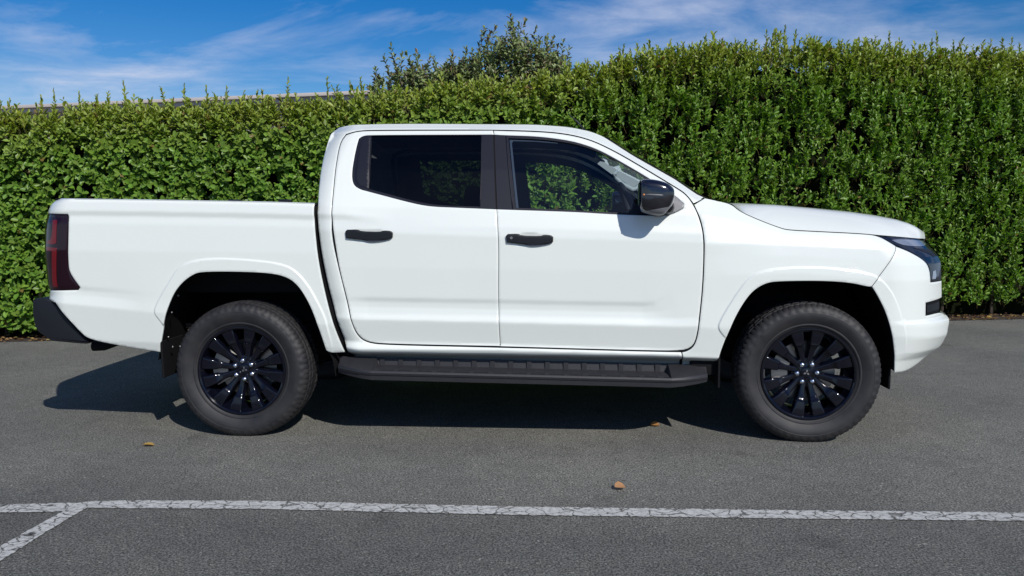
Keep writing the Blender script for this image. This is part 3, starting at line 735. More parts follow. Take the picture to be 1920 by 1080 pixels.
# roof, windscreen, cab back, bonnet, nose, tailgate: spans from side to side
S = np.array([(*on_w(a, b, w), w) for a, b, w in S_LINE])
roofx = np.linspace(on_w(640, 236, .6)[0], on_w(1134, 257, .61)[0], 40)
near = []
for x in roofx:
    z = np.interp(x, S[:, 0], S[:, 1]); near.append((x, W_CAB(x, z)[0]+.001, z-.001))
rs = lambda t: 1-abs(2*t-1)**2.6
V, F = bridge(near, 24, (0, .036), rs)
mesh_obj('roof', V, F, PAINT, TRUCK)
V, F = bridge([(p[0], p[1]-.05, p[2]-.035) for p in near], 12, (0, .03), rs)
mesh_obj('headliner', V, F, CABIN, TRUCK)
near = []
for px, py, w in [(1134, 257, .61), (1186, 291, .665), (1264.6, 335, .74), (1306, 363.6, .785), (1340, 379, .80)]:
    x, z = on_w(px, py+1, w); near.append((x, w-.004, z-.004))
near = resample(near, .08)
V, F = bridge(near, 18, (.10, .03))
mesh_obj('windscreen', V, F, GLASSW, TRUCK)
V, F = bridge([(near[k][0]+.004, near[k][1]+.006, near[k][2]+.004) for k in range(len(near))], 1, (0, 0))
# black edge of the windscreen
for s in (1, -1):
    V, F = tube([(p[0]+.003, -s*(p[1]+.004), p[2]+.004) for p in near], .008, 6)
    mesh_obj('windscreen_seal', V, F, SEALGAPM, TRUCK)
back = W_CAB.trace([(652, 658), (636.7, 613), (616.7, 540), (603, 473), (596, 413), (596.7, 383), (598, 353), (601.7, 320), (608, 286.7), (615.8, 261.7), (622.5, 248), (633, 239), (644, 236.2)])
back = resample(chaikin(back, 1), .04)
near = [(p[0]+.002, W_CAB(p[0], p[1])[0]-.002, p[1]) for p in back]
V, F = bridge(near, 16, lambda p: (-.03, .0 if p[2] < 1.6 else .036*(p[2]-1.6)/.17), rs)
mesh_obj('cab_back', V, F, PAINT, TRUCK)
bx = np.interp(1.5, [p[2] for p in near], [p[0] for p in near])
box('rear_window', (bx-.03, 0, 1.5), (.012, 1.05, .30), GLOSSB, TRUCK, .004)

# bonnet
edge_px = [(1372.6, 383), (1387.4, 396), (1425, 412.6), (1465, 427.6), (1480, 430.6), (1539, 433.6), (1613, 437.2), (1646.7, 440.6), (1690, 444), (1719, 446.8), (1733, 447.6)]
E_ = resample(chaikin(W_FRT.trace(edge_px), 2), .03)
cr_px = [(1360, 380.5), (1388, 380.7), (1454.6, 383.7), (1523, 389.7), (1592, 396.5), (1638, 403.3), (1672, 410.2), (1697.5, 418.2), (1718, 429.5), (1729, 440), (1734, 446)]
Cc = np.array([on_w(a, b, .56) for a, b in cr_px])
V, F = [], []
NU = 14; sec = []
for i, (x, z) in enumerate(E_):
    w = W_FRT(x, z)[0]
    zc = max(np.interp(x, Cc[:, 0], Cc[:, 1]), z+.001)
    row = []
    for k in range(NU+1):
        u = k/NU
        ww = w+(.54-w)*u if w > .56 else w*(1-.04*u)
        q = min(1.0, u*1.02)
        zz = z+(zc-z)*(math.sin(q*math.pi/2)**0.92)
        row.append((x, ww, zz))
    wl = row[-1][1]
    for k in range(1, 9):
        u = k/8; row.append((x+.0, wl*(1-u), zc+.006*math.sin(u*math.pi/2)-.010*math.exp(-((u-.12)/.08)**2)))
    sec.append(row)
fwd = lambda x, w: .11*(max(0, (x-E_[-1][0]+.5)/.5)**2)*(1-(w/.65)**2 if w < .65 else 0)
def hood_mesh():
    V, F = [], []; n = len(sec[0])
    for row in sec:
        full = [(x+fwd(x, w), -w, z) for x, w, z in row]+[(x+fwd(x, w), w, z) for x, w, z in row[::-1][1:]]
        V += full
    m = 2*n-1
    for i in range(len(sec)-1):
        for k in range(m-1): F.append((i*m+k, (i+1)*m+k, (i+1)*m+k+1, i*m+k+1))
    # front return
    i = len(sec)-1; b = len(V)
    for k in range(m): x, y, z = V[i*m+k]; V.append((x-.01, y, z-.04))
    for k in range(m-1): F.append((i*m+k, b+k, b+k+1, i*m+k+1))
    return V, F
V, F = hood_mesh()
mesh_obj('bonnet', V, F, PAINT, TRUCK)
# cowl and wipers between bonnet and windscreen
x0c, z0c = on_w(1350, 382, .70)
box('cowl', (x0c-.03, 0, z0c-.05), (.22, 1.36, .05), TRIM, TRUCK, .01)

# nose
FX = [(1769, 449), (1769, 464), (1769.5, 478), (1769.5, 492), (1769, 518), (1768, 526), (1768, 557), (1766, 560), (1766, 585), (1777.5, 592.8), (1780.5, 598.6), (1778.8, 622), (1769.8, 646), (1753.8, 660.7), (1703.7, 695.4)]
FX[0] = (1734, 449); FX[1] = (1748, 464); FX[2] = (1762.5, 478.6); FX[3] = (1767.8, 492)
N = W_FRT.trace(FX); N = resample(N, .03)
near = [(p[0]-.002, W_FRT(p[0], p[1])[0]-.002, p[1]) for p in N]
V, F = bridge(near, 24, (.13, 0), lambda t: 1-abs(2*t-1)**2.2)
mesh_obj('nose_panel', V, F, PAINT, TRUCK, sharp=40)
def nose_patch(name, z0, z1, w0, w1, off, mat, parent=TRUCK):
    zs = np.linspace(z0, z1, 6); V, F = [], []
    nz = np.array([p[2] for p in near]); nx = np.array([p[0] for p in near]); nw = np.array([p[1] for p in near])
    o_ = np.argsort(nz)
    for z in zs:
        xe = np.interp(z, nz[o_], nx[o_]); we = np.interp(z, nz[o_], nw[o_])
        for k in range(21):
            y = -w0+(w1+w0)*k/20
            t = (1-y/we)/2
            V.append((xe+.13*(1-abs(2*t-1)**2.2)+off, -y, z))
    for i in range(5):
        for k in range(20): F.append((i*21+k, i*21+k+1, (i+1)*21+k+1, (i+1)*21+k))
    return mesh_obj(name, V, F, mat, parent)
g = nose_patch('grille', .86, 1.10, .50, .50, .012, GLOSSB)
for k in range(4):
    nose_patch('grille_bar', .885+k*.055, .905+k*.055, .49, .49, .02, TRIM, g)
nose_patch('lower_intake', .52, .66, .48, .48, .012, LINER)
# tailgate
T_ = W_BED.trace([(105, 373.6), (93.5, 383.7), (87.6, 401.5), (84.4, 419), (83.2, 446), (83.4, 478.5), (87.4, 526), (93, 543), (91.2, 555), (91, 562), (104, 568)])
T_ = resample(T_, .04)
near = [(p[0]+.002, W_BED(p[0], p[1])[0]-.002, p[1]) for p in T_]
V, F = bridge(near, 14, (-.035, 0), rs)
mesh_obj('tailgate', V, F, PAINT, TRUCK)
hz = near[len(near)//2]
box('tailgate_handle', (hz[0]-.05, 0, 1.1), (.03, .30, .07), GLOSSB, TRUCK, .01)
# bed rails and tub
top = W_BED.trace([(105, 373.5), (300, 375.7), (500, 379.2), (589.5, 381.9)])
top = resample(top, .06)
for s in (1, -1):
    V, F = [], []
    for x, z in top:
        w = W_BED(x, z)[0]
        for ww, zz in ((w, z), (w-.008, z+.004), (w-.05, z+.004), (w-.06, z-.004)): V.append((x, -s*ww, zz))
    for i in range(len(top)-1):
        for k in range(3): F.append((4*i+k, 4*i+k+1, 4*i+5+k, 4*i+4+k) if s < 0 else (4*i+4+k, 4*i+5+k, 4*i+k+1, 4*i+k))
    mesh_obj('bed_rail', V, F, PAINT, TRUCK)
xa, xb = top[0][0]+.02, top[-1][0]
za, zb = top[0][1], top[-1][1]
tub_w = .86
V = []
for x, zt in ((xa, za), (xb, zb)):
    V += [(x, -tub_w, zt+.006), (x, -tub_w+.04, zt-.05), (x, -.72, .80), (x, .72, .80), (x, tub_w-.04, zt-.05), (x, tub_w, zt+.006)]
F = [(k, k+1, k+7, k+6) for k in range(5)]+[(5, 4, 3, 2, 1, 0), (6, 7, 8, 9, 10, 11)]
mesh_obj('bed_liner', V, F, LINER, TRUCK, smooth=False)
# small tie-down hooks that peep over the far rail
for px in (440, 535):
    x, z = on_w(px, 379, -.80)
    box('tie_down', (x, .80, z+.006), (.10, .03, .03), TRIM, TRUCK, .006)

# rear bumper: moulded black corner pieces and beam
RB = [(63.2, 566), (66, 560), (70, 558.8), (88, 558.6), (104, 566.8), (111, 574), (154, 626.2), (162, 634), (171.5, 641), (168, 643.8), (158.5, 644.3), (110, 639.8), (99, 638.8), (85, 629.8), (70, 618), (64, 592)]
q = np.array([on_w(a, b, .87) for a, b in RB]); q = chaikin(q, 1, True, 50)
bm = bmesh.new()
for w_ in (0,):
    A = [bm.verts.new((p[0], -.885, p[1])) for p in q]
    B = [bm.verts.new((p[0], .885, p[1])) for p in q]
    n = len(q)
    bm.faces.new(A); bm.faces.new(B[::-1])
    for i in range(n): bm.faces.new((A[(i+1) % n], A[i], B[i], B[(i+1) % n]))
bmesh.ops.recalc_face_normals(bm, faces=bm.faces)
ends = [e for e in bm.edges if abs(e.verts[0].co.y-e.verts[1].co.y) < 1e-4]
bmesh.ops.bevel(bm, geom=ends, offset=.012, segments=3, affect='EDGES', profile=.6)
bm_obj('rear_bumper', bm, TRIM, TRUCK, smooth=True, sharp=30)
# exhaust tip
x, z = on_w(186, 649.5, .50)
V, F = tube([(x-.035, -.50, z+.002), (x+.03, -.50, z+.004), (x+.12, -.49, z+.035), (x+.3, -.45, z+.13), (x+.5, -.40, z+.16)], [.031, .030, .028, .027, .027], 16)
mesh_obj('exhaust_pipe', V, F, LINER, TRUCK, sharp=40)

# ------------------------------------------------------------------ wheel arches, underbody
def arch(s, trace, surf, xc):
    P = resample(chaikin(surf.trace(trace), 2), .03)
    V, F = [], []
    cen = np.array([xc, .45])
    cols = 6
    for p in P:
        w = surf(p[0], p[1])[0]-.007
        d = p-cen; d /= np.linalg.norm(d)
        for k in range(cols+1):
            u = k/cols
            q_ = p+d*(.006+.03*min(1, u*3))
            V.append((q_[0], -s*(w+(.42-w)*u), q_[1]))
    for i in range(len(P)-1):
        for k in range(cols): F.append((i*(cols+1)+k, i*(cols+1)+k+1, (i+1)*(cols+1)+k+1, (i+1)*(cols+1)+k))
    # inner wall
    b = len(V); V.append((xc, -s*.42, .45))
    for i in range(len(P)-1): F.append((b, i*(cols+1)+cols, (i+1)*(cols+1)+cols))
    mesh_obj('wheel_arch_liner', V, F, LINER, TRUCK)
for s in (1, -1):
    arch(s, [(297, 676)]+ARCH_R+[(622, 676), (626, 705)], W_BED, 0.0); arch(s, [(1338, 705), (1342, 690)]+ARCH_F, W_FRT, 3.13)
xr, xm0, xm1, xf_ = -1.0, .46, 2.62, 3.80
box('underbody', (1.55, 0, .52), (2.0, 1.66, .14), LINER, TRUCK, .02)
box('chassis_rail', (1.6, -.42, .52), (4.5, .10, .14), LINER, TRUCK, .01)
box('chassis_rail', (1.6, .42, .52), (4.5, .10, .14), LINER, TRUCK, .01)
box('axle_housing', (0, 0, .40), (.5, .9, .26), LINER, TRUCK, .05)
box('spare_wheel_carrier', (-.75, 0, .55), (.55, .8, .14), LINER, TRUCK, .05)
box('floor_shield', (1.55, 0, .43), (1.9, 1.1, .10), LINER, TRUCK, .03)
box('rear_floor', (-.77, 0, .62), (.60, 1.70, .06), LINER, TRUCK, .01)
box('front_undertray', (3.62, 0, .44), (.38, 1.1, .05), LINER, TRUCK, .01)
for xw in (0, 3.13):
    V, F = tube([(xw, -.70, .372), (xw, .70, .372)], .05, 10); mesh_obj('axle', V, F, LINER, TRUCK)
box('fuel_tank', (1.0, .30, .42), (1.0, .5, .22), LINER, TRUCK, .03)
box('gearbox', (2.3, 0, .42), (.9, .4, .24), LINER, TRUCK, .04)
# leaf springs by the rear wheels
for s in (1, -1):
    for k in range(3):
        x, z = on_w(352, 607+k*6, .56)
        V, F = tube([(x-.02+k*.012, -s*.56, z), (x+.25, -s*.56, z-.03), (x+.6, -s*.56, z-.02)], .009, 6); mesh_obj('leaf_spring', V, F, RUST, TRUCK)
# mud flaps
def flap(s, px, py0, py1, w0, w1, lean):
    x, z1 = on_w(px, py0, w0); _, z0 = on_w(px, py1, w0)
    bm = bmesh.new(); bmesh.ops.create_cube(bm, size=1)
    for v in bm.verts:
        v.co = Vector((x+(.006 if v.co.x > 0 else -.006)+(lean if v.co.z < 0 else 0), -s*(w0 if v.co.y < 0 else w1), z1 if v.co.z > 0 else z0))
    bmesh.ops.recalc_face_normals(bm, faces=bm.faces)
    bmesh.ops.bevel(bm, geom=bm.edges[:], offset=.003, segments=1, affect='EDGES')
    bm_obj('mud_flap', bm, LINER, TRUCK)
for s in (1, -1):
    flap(s, 301.5, 640, 709, .918, .66, .004); flap(s, 1349, 655, 728, .915, .38, .0); box('sill_sun_block', (on_w(1318, 684, .8)[0], -s*.72, .425), (.16, .30, .13), LINER, TRUCK, .01); flap(s, 1669, 690, 730, .86, .70, .0)  # box added, front flap widened inwards, to keep sun out of the truck's shadow
# bolts in the rear arch lining
for px, py in ((328.5, 554), (316.5, 586), (310, 632), (318.3, 650.5), (332, 649.5)):
    x, z = on_w(px+3, py, .87)
    bm = bmesh.new(); bmesh.ops.create_uvsphere(bm, u_segments=8, v_segments=6, radius=.0065, matrix=Matrix.Translation((x+.008, -.87, z)))
    bm_obj('bolt', bm, STEEL, TRUCK, smooth=True)

# ------------------------------------------------------------------ side steps
def side_step(s):
    bl = np.array([on_w(a, b, .86) for a, b in ((640, 668), (1330, 684.5))])
    ze = lambda x: np.interp(x, bl[:, 0], bl[:, 1])
    xl = on_w(628, 690, .98)[0]; xr_ = on_w(1331, 700, .98)[0]
    root = None
    xs = [xl, xl+.004, xl+.06, xl+.14, xl+.205, xl+.215, xl+.5, (xl+xr_)/2, xr_-.5, xr_-.215, xr_-.205, xr_-.14, xr_-.06, xr_-.004, xr_]
    V, F = [], []; n = 0
    def sec(x):
        e = min(x-xl, xr_-x)
        k = np.clip(e/.21, 0, 1); z = ze(x)
        wo_ = 1.035-.115*(1-k)**1.6
        rec = 1.0 if e > .21 else 0.0
        d_ = .045*rec*(1 if e > .21 else 0)
        rise = .0 if rec else .045
        zt = z-.045
        return [(.80, z-.01), (.855, z), (.862, z-.042*rec), (wo_-.03, zt-.002+rise*.35*(1-k)), (wo_-.006, zt-.001+rise*.2*(1-k)), (wo_, zt-.010), (wo_-.004, zt-.022), (wo_-.009, zt-.025), (wo_-.012, zt-.050+.012*(1-k)), (wo_-.05, zt-.060+.012*(1-k)), (.80, zt-.05)]
    for x in xs:
        p = sec(x); n = len(p)
        for w, z in p: V.append((x, -s*w, z))
    m = len(xs)
    for i in range(m-1):
        for k in range(n): F.append((i*n+k, (i+1)*n+k, (i+1)*n+(k+1) % n, i*n+(k+1) % n))
    F.append(tuple(range(n))); F.append(tuple((m-1)*n+k for k in range(n))[::-1])
    if s < 0: F = [f[::-1] for f in F]
    root = mesh_obj('side_step', V, F, STEPM, TRUCK, smooth=True, sharp=22)
    px = np.linspace(717, 1233, 16)
    me = None
    for p in px:
        x, _ = on_w(p, 684, .865)
        z = ze(x)
        if me is None:
            x_ref, z_ref = x, z
            P = [(.8605, z-.004), (.8675, z-.004), (.8675, z-.0425), (1.004, z-.0430), (1.004, z-.049), (.8605, z-.049)]
            Vr = [(dx, -s*(w), zz-z) for dx in (-.013, .013) for w, zz in P]; nn = len(P)
            Fr = [(k, (k+1) % nn, nn+(k+1) % nn, nn+k) for k in range(nn)]+[tuple(range(nn))[::-1], tuple(nn+k for k in range(nn))]
            if s < 0: Fr = [f[::-1] for f in Fr]
            o = mesh_obj('tread_rib', Vr, Fr, STEPM, root, smooth=False); me = o.data
        else:
            o = bpy.data.objects.new('tread_rib', me); COL.objects.link(o); o.parent = root
        o.location = (x, 0, z)
    # grip grooves on the tread
    V, F = [], []
    for j in range(5):
        w = .90+j*.021
        for sx in (xl+.22, xr_-.22):
            z = ze(sx)-.0445
            V += [(sx, -s*w, z), (sx, -s*(w+.006), z+.002), (sx, -s*(w+.012), z)]
        b = len(V)-6
        F += [(b, b+1, b+4, b+3), (b+1, b+2, b+5, b+4)]
    mesh_obj('grip_strip', V, F, STEPM, root, smooth=False)
    for fx in (.18, .5, .82):
        x = xl+(xr_-xl)*fx
        box('step_bracket', (x, -s*.70, ze(x)-.05), (.06, .30, .035), LINER, root, .004)
    return root
both(side_step)

# ------------------------------------------------------------------ mirrors
MIR = [(1198, 346), (1201, 338), (1208, 335.7), (1219, 335.3), (1235.6, 337.6), (1252, 343), (1261.5, 350.6), (1264.7, 356), (1265, 366), (1263, 382), (1252, 395), (1245, 403.6), (1232, 404.4), (1217, 401.2), (1202, 396), (1197.6, 386)]
def mirror(s):
    O = np.array([on_w(a, b, 1.05) for a, b in MIR]); O = resample(chaikin(O, 2, True, 80), .008, True)
    c = O.mean(0)
    rings = [(.955, .70, 0), (.963, .88, 0), (.975, .97, 0), (.99, 1.0, 0), (1.035, 1.0, 0), (1.055, .985, 0), (1.070, .95, .0), (1.080, .89, 0), (1.088, .80, 0), (1.094, .66, 0), (1.098, .46, 0), (1.0995, .2, 0)]
    V = []; n = len(O)
    for w, k, _ in rings:
        for p in O: 
            q_ = c+(p-c)*k
            V.append((q_[0], -s*w, q_[1]))
    F = [(i*n+k, i*n+(k+1) % n, (i+1)*n+(k+1) % n, (i+1)*n+k) for i in range(len(rings)-1) for k in range(n)]
    F.append(tuple(range(n))[::-1]); F.append(tuple((len(rings)-1)*n+k for k in range(n)))
    l0 = np.array(on_w(1198, 397.5, 1.05)); l1 = np.array(on_w(1266, 385.5, 1.05))
    dl = l1-l0; dl /= np.linalg.norm(dl)
    root = empty('side_mirror'); root.parent = TRUCK
    for nm, mt, up_ in (('mirror_cap', GLOSSB, True), ('mirror_base', GREYP, False)):
        bm = bmesh.new(); bv = [bm.verts.new(p) for p in V]
        for f in F: bm.faces.new([bv[i] for i in f])
        bmesh.ops.recalc_face_normals(bm, faces=bm.faces)
        bmesh.ops.bisect_plane(bm, geom=bm.verts[:]+bm.edges[:]+bm.faces[:], plane_co=(l0[0], 0, l0[1]), plane_no=(-dl[1], 0, dl[0]), clear_inner=up_, clear_outer=not up_, dist=1e-5)
        bm_obj(nm, bm, mt, root, smooth=True, sharp=60)
    # side repeater
    a, b = on_w(1206, 365, 1.098), on_w(1247, 366, 1.098)
    V2, F2 = tube([(a[0], -s*1.088, a[1]), (a[0]+(b[0]-a[0])*.3, -s*1.0985, a[1]), (b[0]-.02, -s*1.0985, b[1]), (b[0], -s*1.092, b[1])], [.003, .0045, .0045, .003], 8)
    mesh_obj('turn_signal', V2, F2, GREYP, root)
    bm = bmesh.new(); bmesh.ops.create_uvsphere(bm, u_segments=10, v_segments=6, radius=.006, matrix=Matrix.Translation((a[0]+.004, -s*1.091, a[1])))
    bm_obj('signal_bulb', bm, AMBER, root, smooth=True)
    # camera pod under the mirror
    cpt = on_w(1222, 396, 1.08)
    bm = bmesh.new(); bmesh.ops.create_uvsphere(bm, u_segments=12, v_segments=8, radius=.011, matrix=Matrix.Translation((cpt[0], -s*1.062, cpt[1]-.002)))
    bm_obj('camera_lens', bm, TRIM, root, smooth=True)
    # foot on the door
    FT = [(1262, 364.5), (1271, 371), (1282.5, 381.5), (1282, 389.5), (1266, 398.5), (1246, 405), (1225, 405.2), (1230, 396), (1250, 385)]
    panel('mirror_foot', FT, W_CAB, GREYP, root, s, h=.01, off=.018, flange=.028, edge_roll=.012)
    st = on_w(1252, 389, .95)
    V2, F2 = tube([(st[0], -s*.90, st[1]), (st[0], -s*.94, st[1]), (st[0]-.01, -s*1.0, st[1]+.005)], [.045, .032, .03], 12)
    mesh_obj('mirror_arm', V2, F2, TRIM, root)
    # dark sail in front of the pane
    panel('mirror_sail', [(1176, 401.5), (1197, 377), (1215, 366), (1247, 364), (1249, 397), (1215, 403.5)], W_CAB, TRIM, root, s, h=.015, off=-.004, flange=.004, smooth_it=1)
    # mirror glass faces the tail
    gx = O[:, 0].min(); gz = c[1]
    box('mirror_glass', (gx+.016, -s*1.03, gz), (.012, .10, .13), CHROME, root, .005)
both(mirror)

# ------------------------------------------------------------------ wheels
def wheel_mesh():
    parts = {}
    # tyre: profile (axial a, radius r); a = 0 at the centre, + outwards; NS segments round
    prof = [(.085, .236), (.101, .240), (.1035, .249), (.1075, .2565), (.1105, .262), (.1150, .265), (.1165, .270), (.1155, .275), (.1215, .285), (.1280, .299), (.1325, .313), (.1340, .325), (.1330, .3325), (.1338, .334), (.1322, .339), (.1290, .3465), (.1245, .3565), (.1185, .3655), (.110, .3735),
            (.098, .3785), (.086, .3805), (.084, .3725), (.076, .3725), (.074, .3825), (.050, .3845), (.048, .3745), (.038, .3745), (.036, .385), (.010, .386), (0, .386)]
    prof = prof+[(-a, r) for a, r in prof[::-1][1:]]
    NS = 312
    V, F = [], []; n = len(prof)
    for i in range(NS):
        for j, (a, r) in enumerate(prof):
            aa = abs(a)
            # staggered lateral grooves in blocks
            ph = i
            if .084 < aa <= .121 and r > .362:
                q = (i % 4)
                if q == 0: r -= .0045*min(1, (r-.360)/.012)
            elif .046 < aa < .084 and r > .376:
                if ((i+int(aa*140)) % 8) in (0,): r -= .006
            elif aa <= .046 and r > .376:
                if ((i+(3 if a > 0 else 0)) % 6) == 0: r -= .005
            if .124 < aa < .1305 and .345 < r < .358 and (i % 6) < 3: a = a*(1.022)
            th = 2*math.pi*i/NS
            V.append((r*math.cos(th), -a, r*math.sin(th)))
    for i in range(NS):
        i2 = (i+1) % NS
        for j in range(n-1): F.append((i*n+j, i*n+j+1, i2*n+j+1, i2*n+j))
    parts['tyre'] = (V, F)
    # rim barrel and lip
    prof = [(.1075, .2525), (.1130, .2505), (.1135, .243), (.109, .2365), (.098, .2335), (.078, .226), (.03, .214), (-.05, .212), (-.10, .222), (-.105, .238)]
    V, F = [], []; NS = 96; n = len(prof)
    for i in range(NS):
        th = 2*math.pi*i/NS
        for a, r in prof: V.append((r*math.cos(th), -a, r*math.sin(th)))
    for i in range(NS):
        i2 = (i+1) % NS
        for j in range(n-1): F.append((i*n+j, i*n+j+1, i2*n+j+1, i2*n+j))
    parts['rim'] = (V, F)
    # one spoke along +x : stations (r, half width top, half width base, axial face, thickness, ridge)
    st = [(.050, .0150, .018, .060, .035), (.085, .0150, .019, .064, .034), (.125, .0165, .022, .072, .032), (.148, .0205, .026, .078, .030), (.160, .0255, .030, .091, .032), (.200, .0300, .035, .0975, .028), (.228, .0345, .040, .0995, .024), (.2365, .0355, .041, .0985, .020)]
    V, F = [], []
    for r, wt, wb, a, th in st:
        hlf = [(-a+th, wb), (-a+.0080, wt+.0006), (-a+.0052, wt-.0002), (-a+.0024, wt-.0020), (-a+.0006, wt-.0050), (-a, wt-.0085), (-a, wt-.0120)]
        V += [(r, yy_, -ww_) for yy_, ww_ in hlf]+[(r, yy_, ww_) for yy_, ww_ in hlf[::-1]]
    n = 14
    for i in range(len(st)-1):
        for k in range(n): F.append((i*n+k, i*n+(k+1) % n, (i+1)*n+(k+1) % n, (i+1)*n+k))
    F.append(tuple(range(n))[::-1]); F.append(tuple((len(st)-1)*n+k for k in range(n)))
    parts['spoke'] = (V, F)
    prof = [(.066, .001), (.066, .024), (.0645, .028), (.060, .030), (.058, .034), (.058, .060), (.055, .078), (.046, .084), (.02, .086)]
    V, F = [], []; NS = 48; n = len(prof)
    for i in range(NS):
        th = 2*math.pi*i/NS
        for a, r in prof: V.append((r*math.cos(th), -a, r*math.sin(th)))
    for i in range(NS):
        i2 = (i+1) % NS
        for j in range(n-1): F.append((i*n+j, i*n+j+1, i2*n+j+1, i2*n+j))
    parts['hub'] = (V, F)
    # lug nut
    prof = [(.089, .0005), (.0884, .005), (.0852, .0105), (.080, .0140), (.066, .0150), (.056, .0155)]
    V, F = [], []; NS = 14; n = len(prof)
    for i in range(NS):
        th = 2*math.pi*i/NS
        for a, r in prof: V.append((r*math.cos(th), -a, r*math.sin(th)))
    for i in range(NS):
        i2 = (i+1) % NS
        for j in range(n-1): F.append((i*n+j, i*n+j+1, i2*n+j+1, i2*n+j))
    parts['lug_nut'] = (V, F)
    # three diamond emblem
    V, F = [], []
    for k in range(3):
        t = math.radians(90+120*k); d = np.array([math.cos(t), math.sin(t)]); e = np.array([-d[1], d[0]])
        L, Wd = .0185, .0058
        q = [d*.0015, d*(L*.5)+e*Wd, d*L, d*(L*.5)-e*Wd]
        b = len(V)
        for a in (.0655, .0685):
            for p in q: V.append((p[0], -a, p[1]))
        F += [(b+4, b+5, b+6, b+7), (b, b+1, b+5, b+4), (b+1, b+2, b+6, b+5), (b+2, b+3, b+7, b+6), (b+3, b, b+4, b+7)]
    parts['emblem'] = (V, F)
    # brake disc and caliper
    V, F = tube([(0, .02, 0), (0, -.005, 0)], .165, 40)
    parts['brake_disc'] = (V, F)
    V, F = [], []
    for i in range(9):
        t = math.radians(150+60*i/8)
        for r in (.10, .185):
            for a in (.012, .055): V.append((r*math.cos(t), -a, r*math.sin(t)))
    for i in range(8):
        b = 4*i
        F += [(b, b+1, b+5, b+4), (b+1, b+3, b+7, b+5), (b+3, b+2, b+6, b+7), (b+2, b, b+4, b+6)]
    F += [(0, 2, 3, 1), (32, 33, 35, 34)]
    parts['brake_caliper'] = (V, F)
    return parts
WP = wheel_mesh()
WP['backplate'] = tube([(0, .050, 0), (0, .030, 0)], .205, 32)
def build_mesh(nm, mat, smooth=True, sharp=35):
    V, F = WP[nm]
    me = bpy.data.meshes.new(nm); me.from_pydata([tuple(v) for v in V], [], [tuple(f) for f in F])
    bm = bmesh.new(); bm.from_mesh(me); bmesh.ops.recalc_face_normals(bm, faces=bm.faces); bm.to_mesh(me); bm.free()
    me.materials.append(mat)
    me.polygons.foreach_set('use_smooth', [smooth]*len(me.polygons))
    if smooth: me.set_sharp_from_angle(angle=math.radians(sharp))
    return me
WM = {'tyre': build_mesh('tyre', TYREM, sharp=28), 'rim': build_mesh('rim', RIMM), 'spoke': build_mesh('spoke', RIMM, sharp=38), 'hub': build_mesh('hub', RIMM, sharp=30), 'lug_nut': build_mesh('lug_nut', CHROME, sharp=60),
      'emblem': build_mesh('emblem', CHROME, False), 'backplate': build_mesh('backplate', LINER, sharp=40), 'brake_disc': build_mesh('brake_disc', STEEL, sharp=40), 'brake_caliper': build_mesh('brake_caliper', STEEL, sharp=40)}
def wheel(x, side, spin, steer):
    r = empty('wheel', (x, -side*.785, .3745)); r.parent = TRUCK
    r.rotation_mode = 'XYZ'
    r.rotation_euler = (0, 0, steer+(0 if side > 0 else math.pi))
    def add(nm, ry=0.0, loc=(0, 0, 0)):
        o = bpy.data.objects.new(nm, WM[nm]); COL.objects.link(o); o.parent = r; o.rotation_euler = (0, ry, 0); o.location = loc; return o
    add('tyre', spin); add('rim', spin)
    for k in range(6):
        for d in (-13.8, 13.8): add('spoke', spin+math.radians(60*k+d+30))
        a = spin+math.radians(60*k)
        add('lug_nut', 0, (.0535*math.cos(a), 0, -.0535*math.sin(a)))
    if x < 1:
        o = box('brake_backplate', (0, .035, 0), (.02, .02, .02), LINER, r); o.data = WM['backplate']
    add('hub'); add('emblem', spin*.0+math.radians(-12 if x < 1 else 8)); add('brake_disc'); add('brake_caliper', 0)
    return r
wheel(0.0, 1, math.radians(26), math.radians(0.0))
fwheel = wheel(3.13, 1, math.radians(-2), math.radians(-3.5))
# raised figures on the front tyre's sidewall
V, F = [], []
for ch, deg, rr in (('7', 160, .316), ('0', 150.5, .317), ('0', 141, .317)):
    cu = bpy.data.curves.new('figure', 'FONT'); cu.body = ch; cu.size = .040; cu.extrude = .0016; cu.align_x = 'CENTER'; cu.align_y = 'CENTER'; cu.resolution_u = 3
    ob = bpy.data.objects.new('figure', cu); COL.objects.link(ob); bpy.context.view_layer.update()
    me_ = bpy.data.meshes.new_from_object(ob); th = math.radians(deg); b_ = len(V)
    for v in me_.vertices:
        V.append((rr*math.cos(th)+v.co.x*math.sin(th)+v.co.y*math.cos(th), -(.1340-.30*max(0, .322-(rr+v.co.y))+v.co.z), rr*math.sin(th)-v.co.x*math.cos(th)+v.co.y*math.sin(th)))
    F += [tuple(b_+i for i in p.vertices) for p in me_.polygons]
    bpy.data.objects.remove(ob); bpy.data.meshes.remove(me_); bpy.data.curves.remove(cu)
mesh_obj('raised_figures', V, F, TYREM, fwheel, smooth=False)
wheel(0.0, -1, math.radians(10), 0); wheel(3.13, -1, math.radians(40), math.radians(-3.5))

# ------------------------------------------------------------------ cabin
INNER = [(655, 262), (690, 256), (925, 254), (1004, 257), (1046, 262), (1082, 268), (1121, 281), (1160, 302), (1212, 334), (1270, 372), (1290, 400), (1290, 640), (680, 640), (640, 440), (640, 330)]
IN_R = [(896, 268), (706, 268), (700, 345), (742, 366), (781, 376), (810, 382), (892, 386)]
IN_F = [(966, 272), (1004, 273), (1046, 277), (1082, 284), (1120, 297), (1154, 314), (1205, 344), (1236, 366), (1236, 397), (1212, 400), (1082, 394), (978, 389)]
both(lambda s: panel('door_card', INNER, W_CAB, CABIN, TRUCK, s, holes=[IN_R, IN_F] if s < 0 else [grow(GL_R, .8), grow(GL_F, .8)], h=.04, off=-.055 if s < 0 else -.03, flange=.03 if s < 0 else .004))
def fy(px, py, y): 
    x, z = on_w(px, py, -y); return (x, y, z)
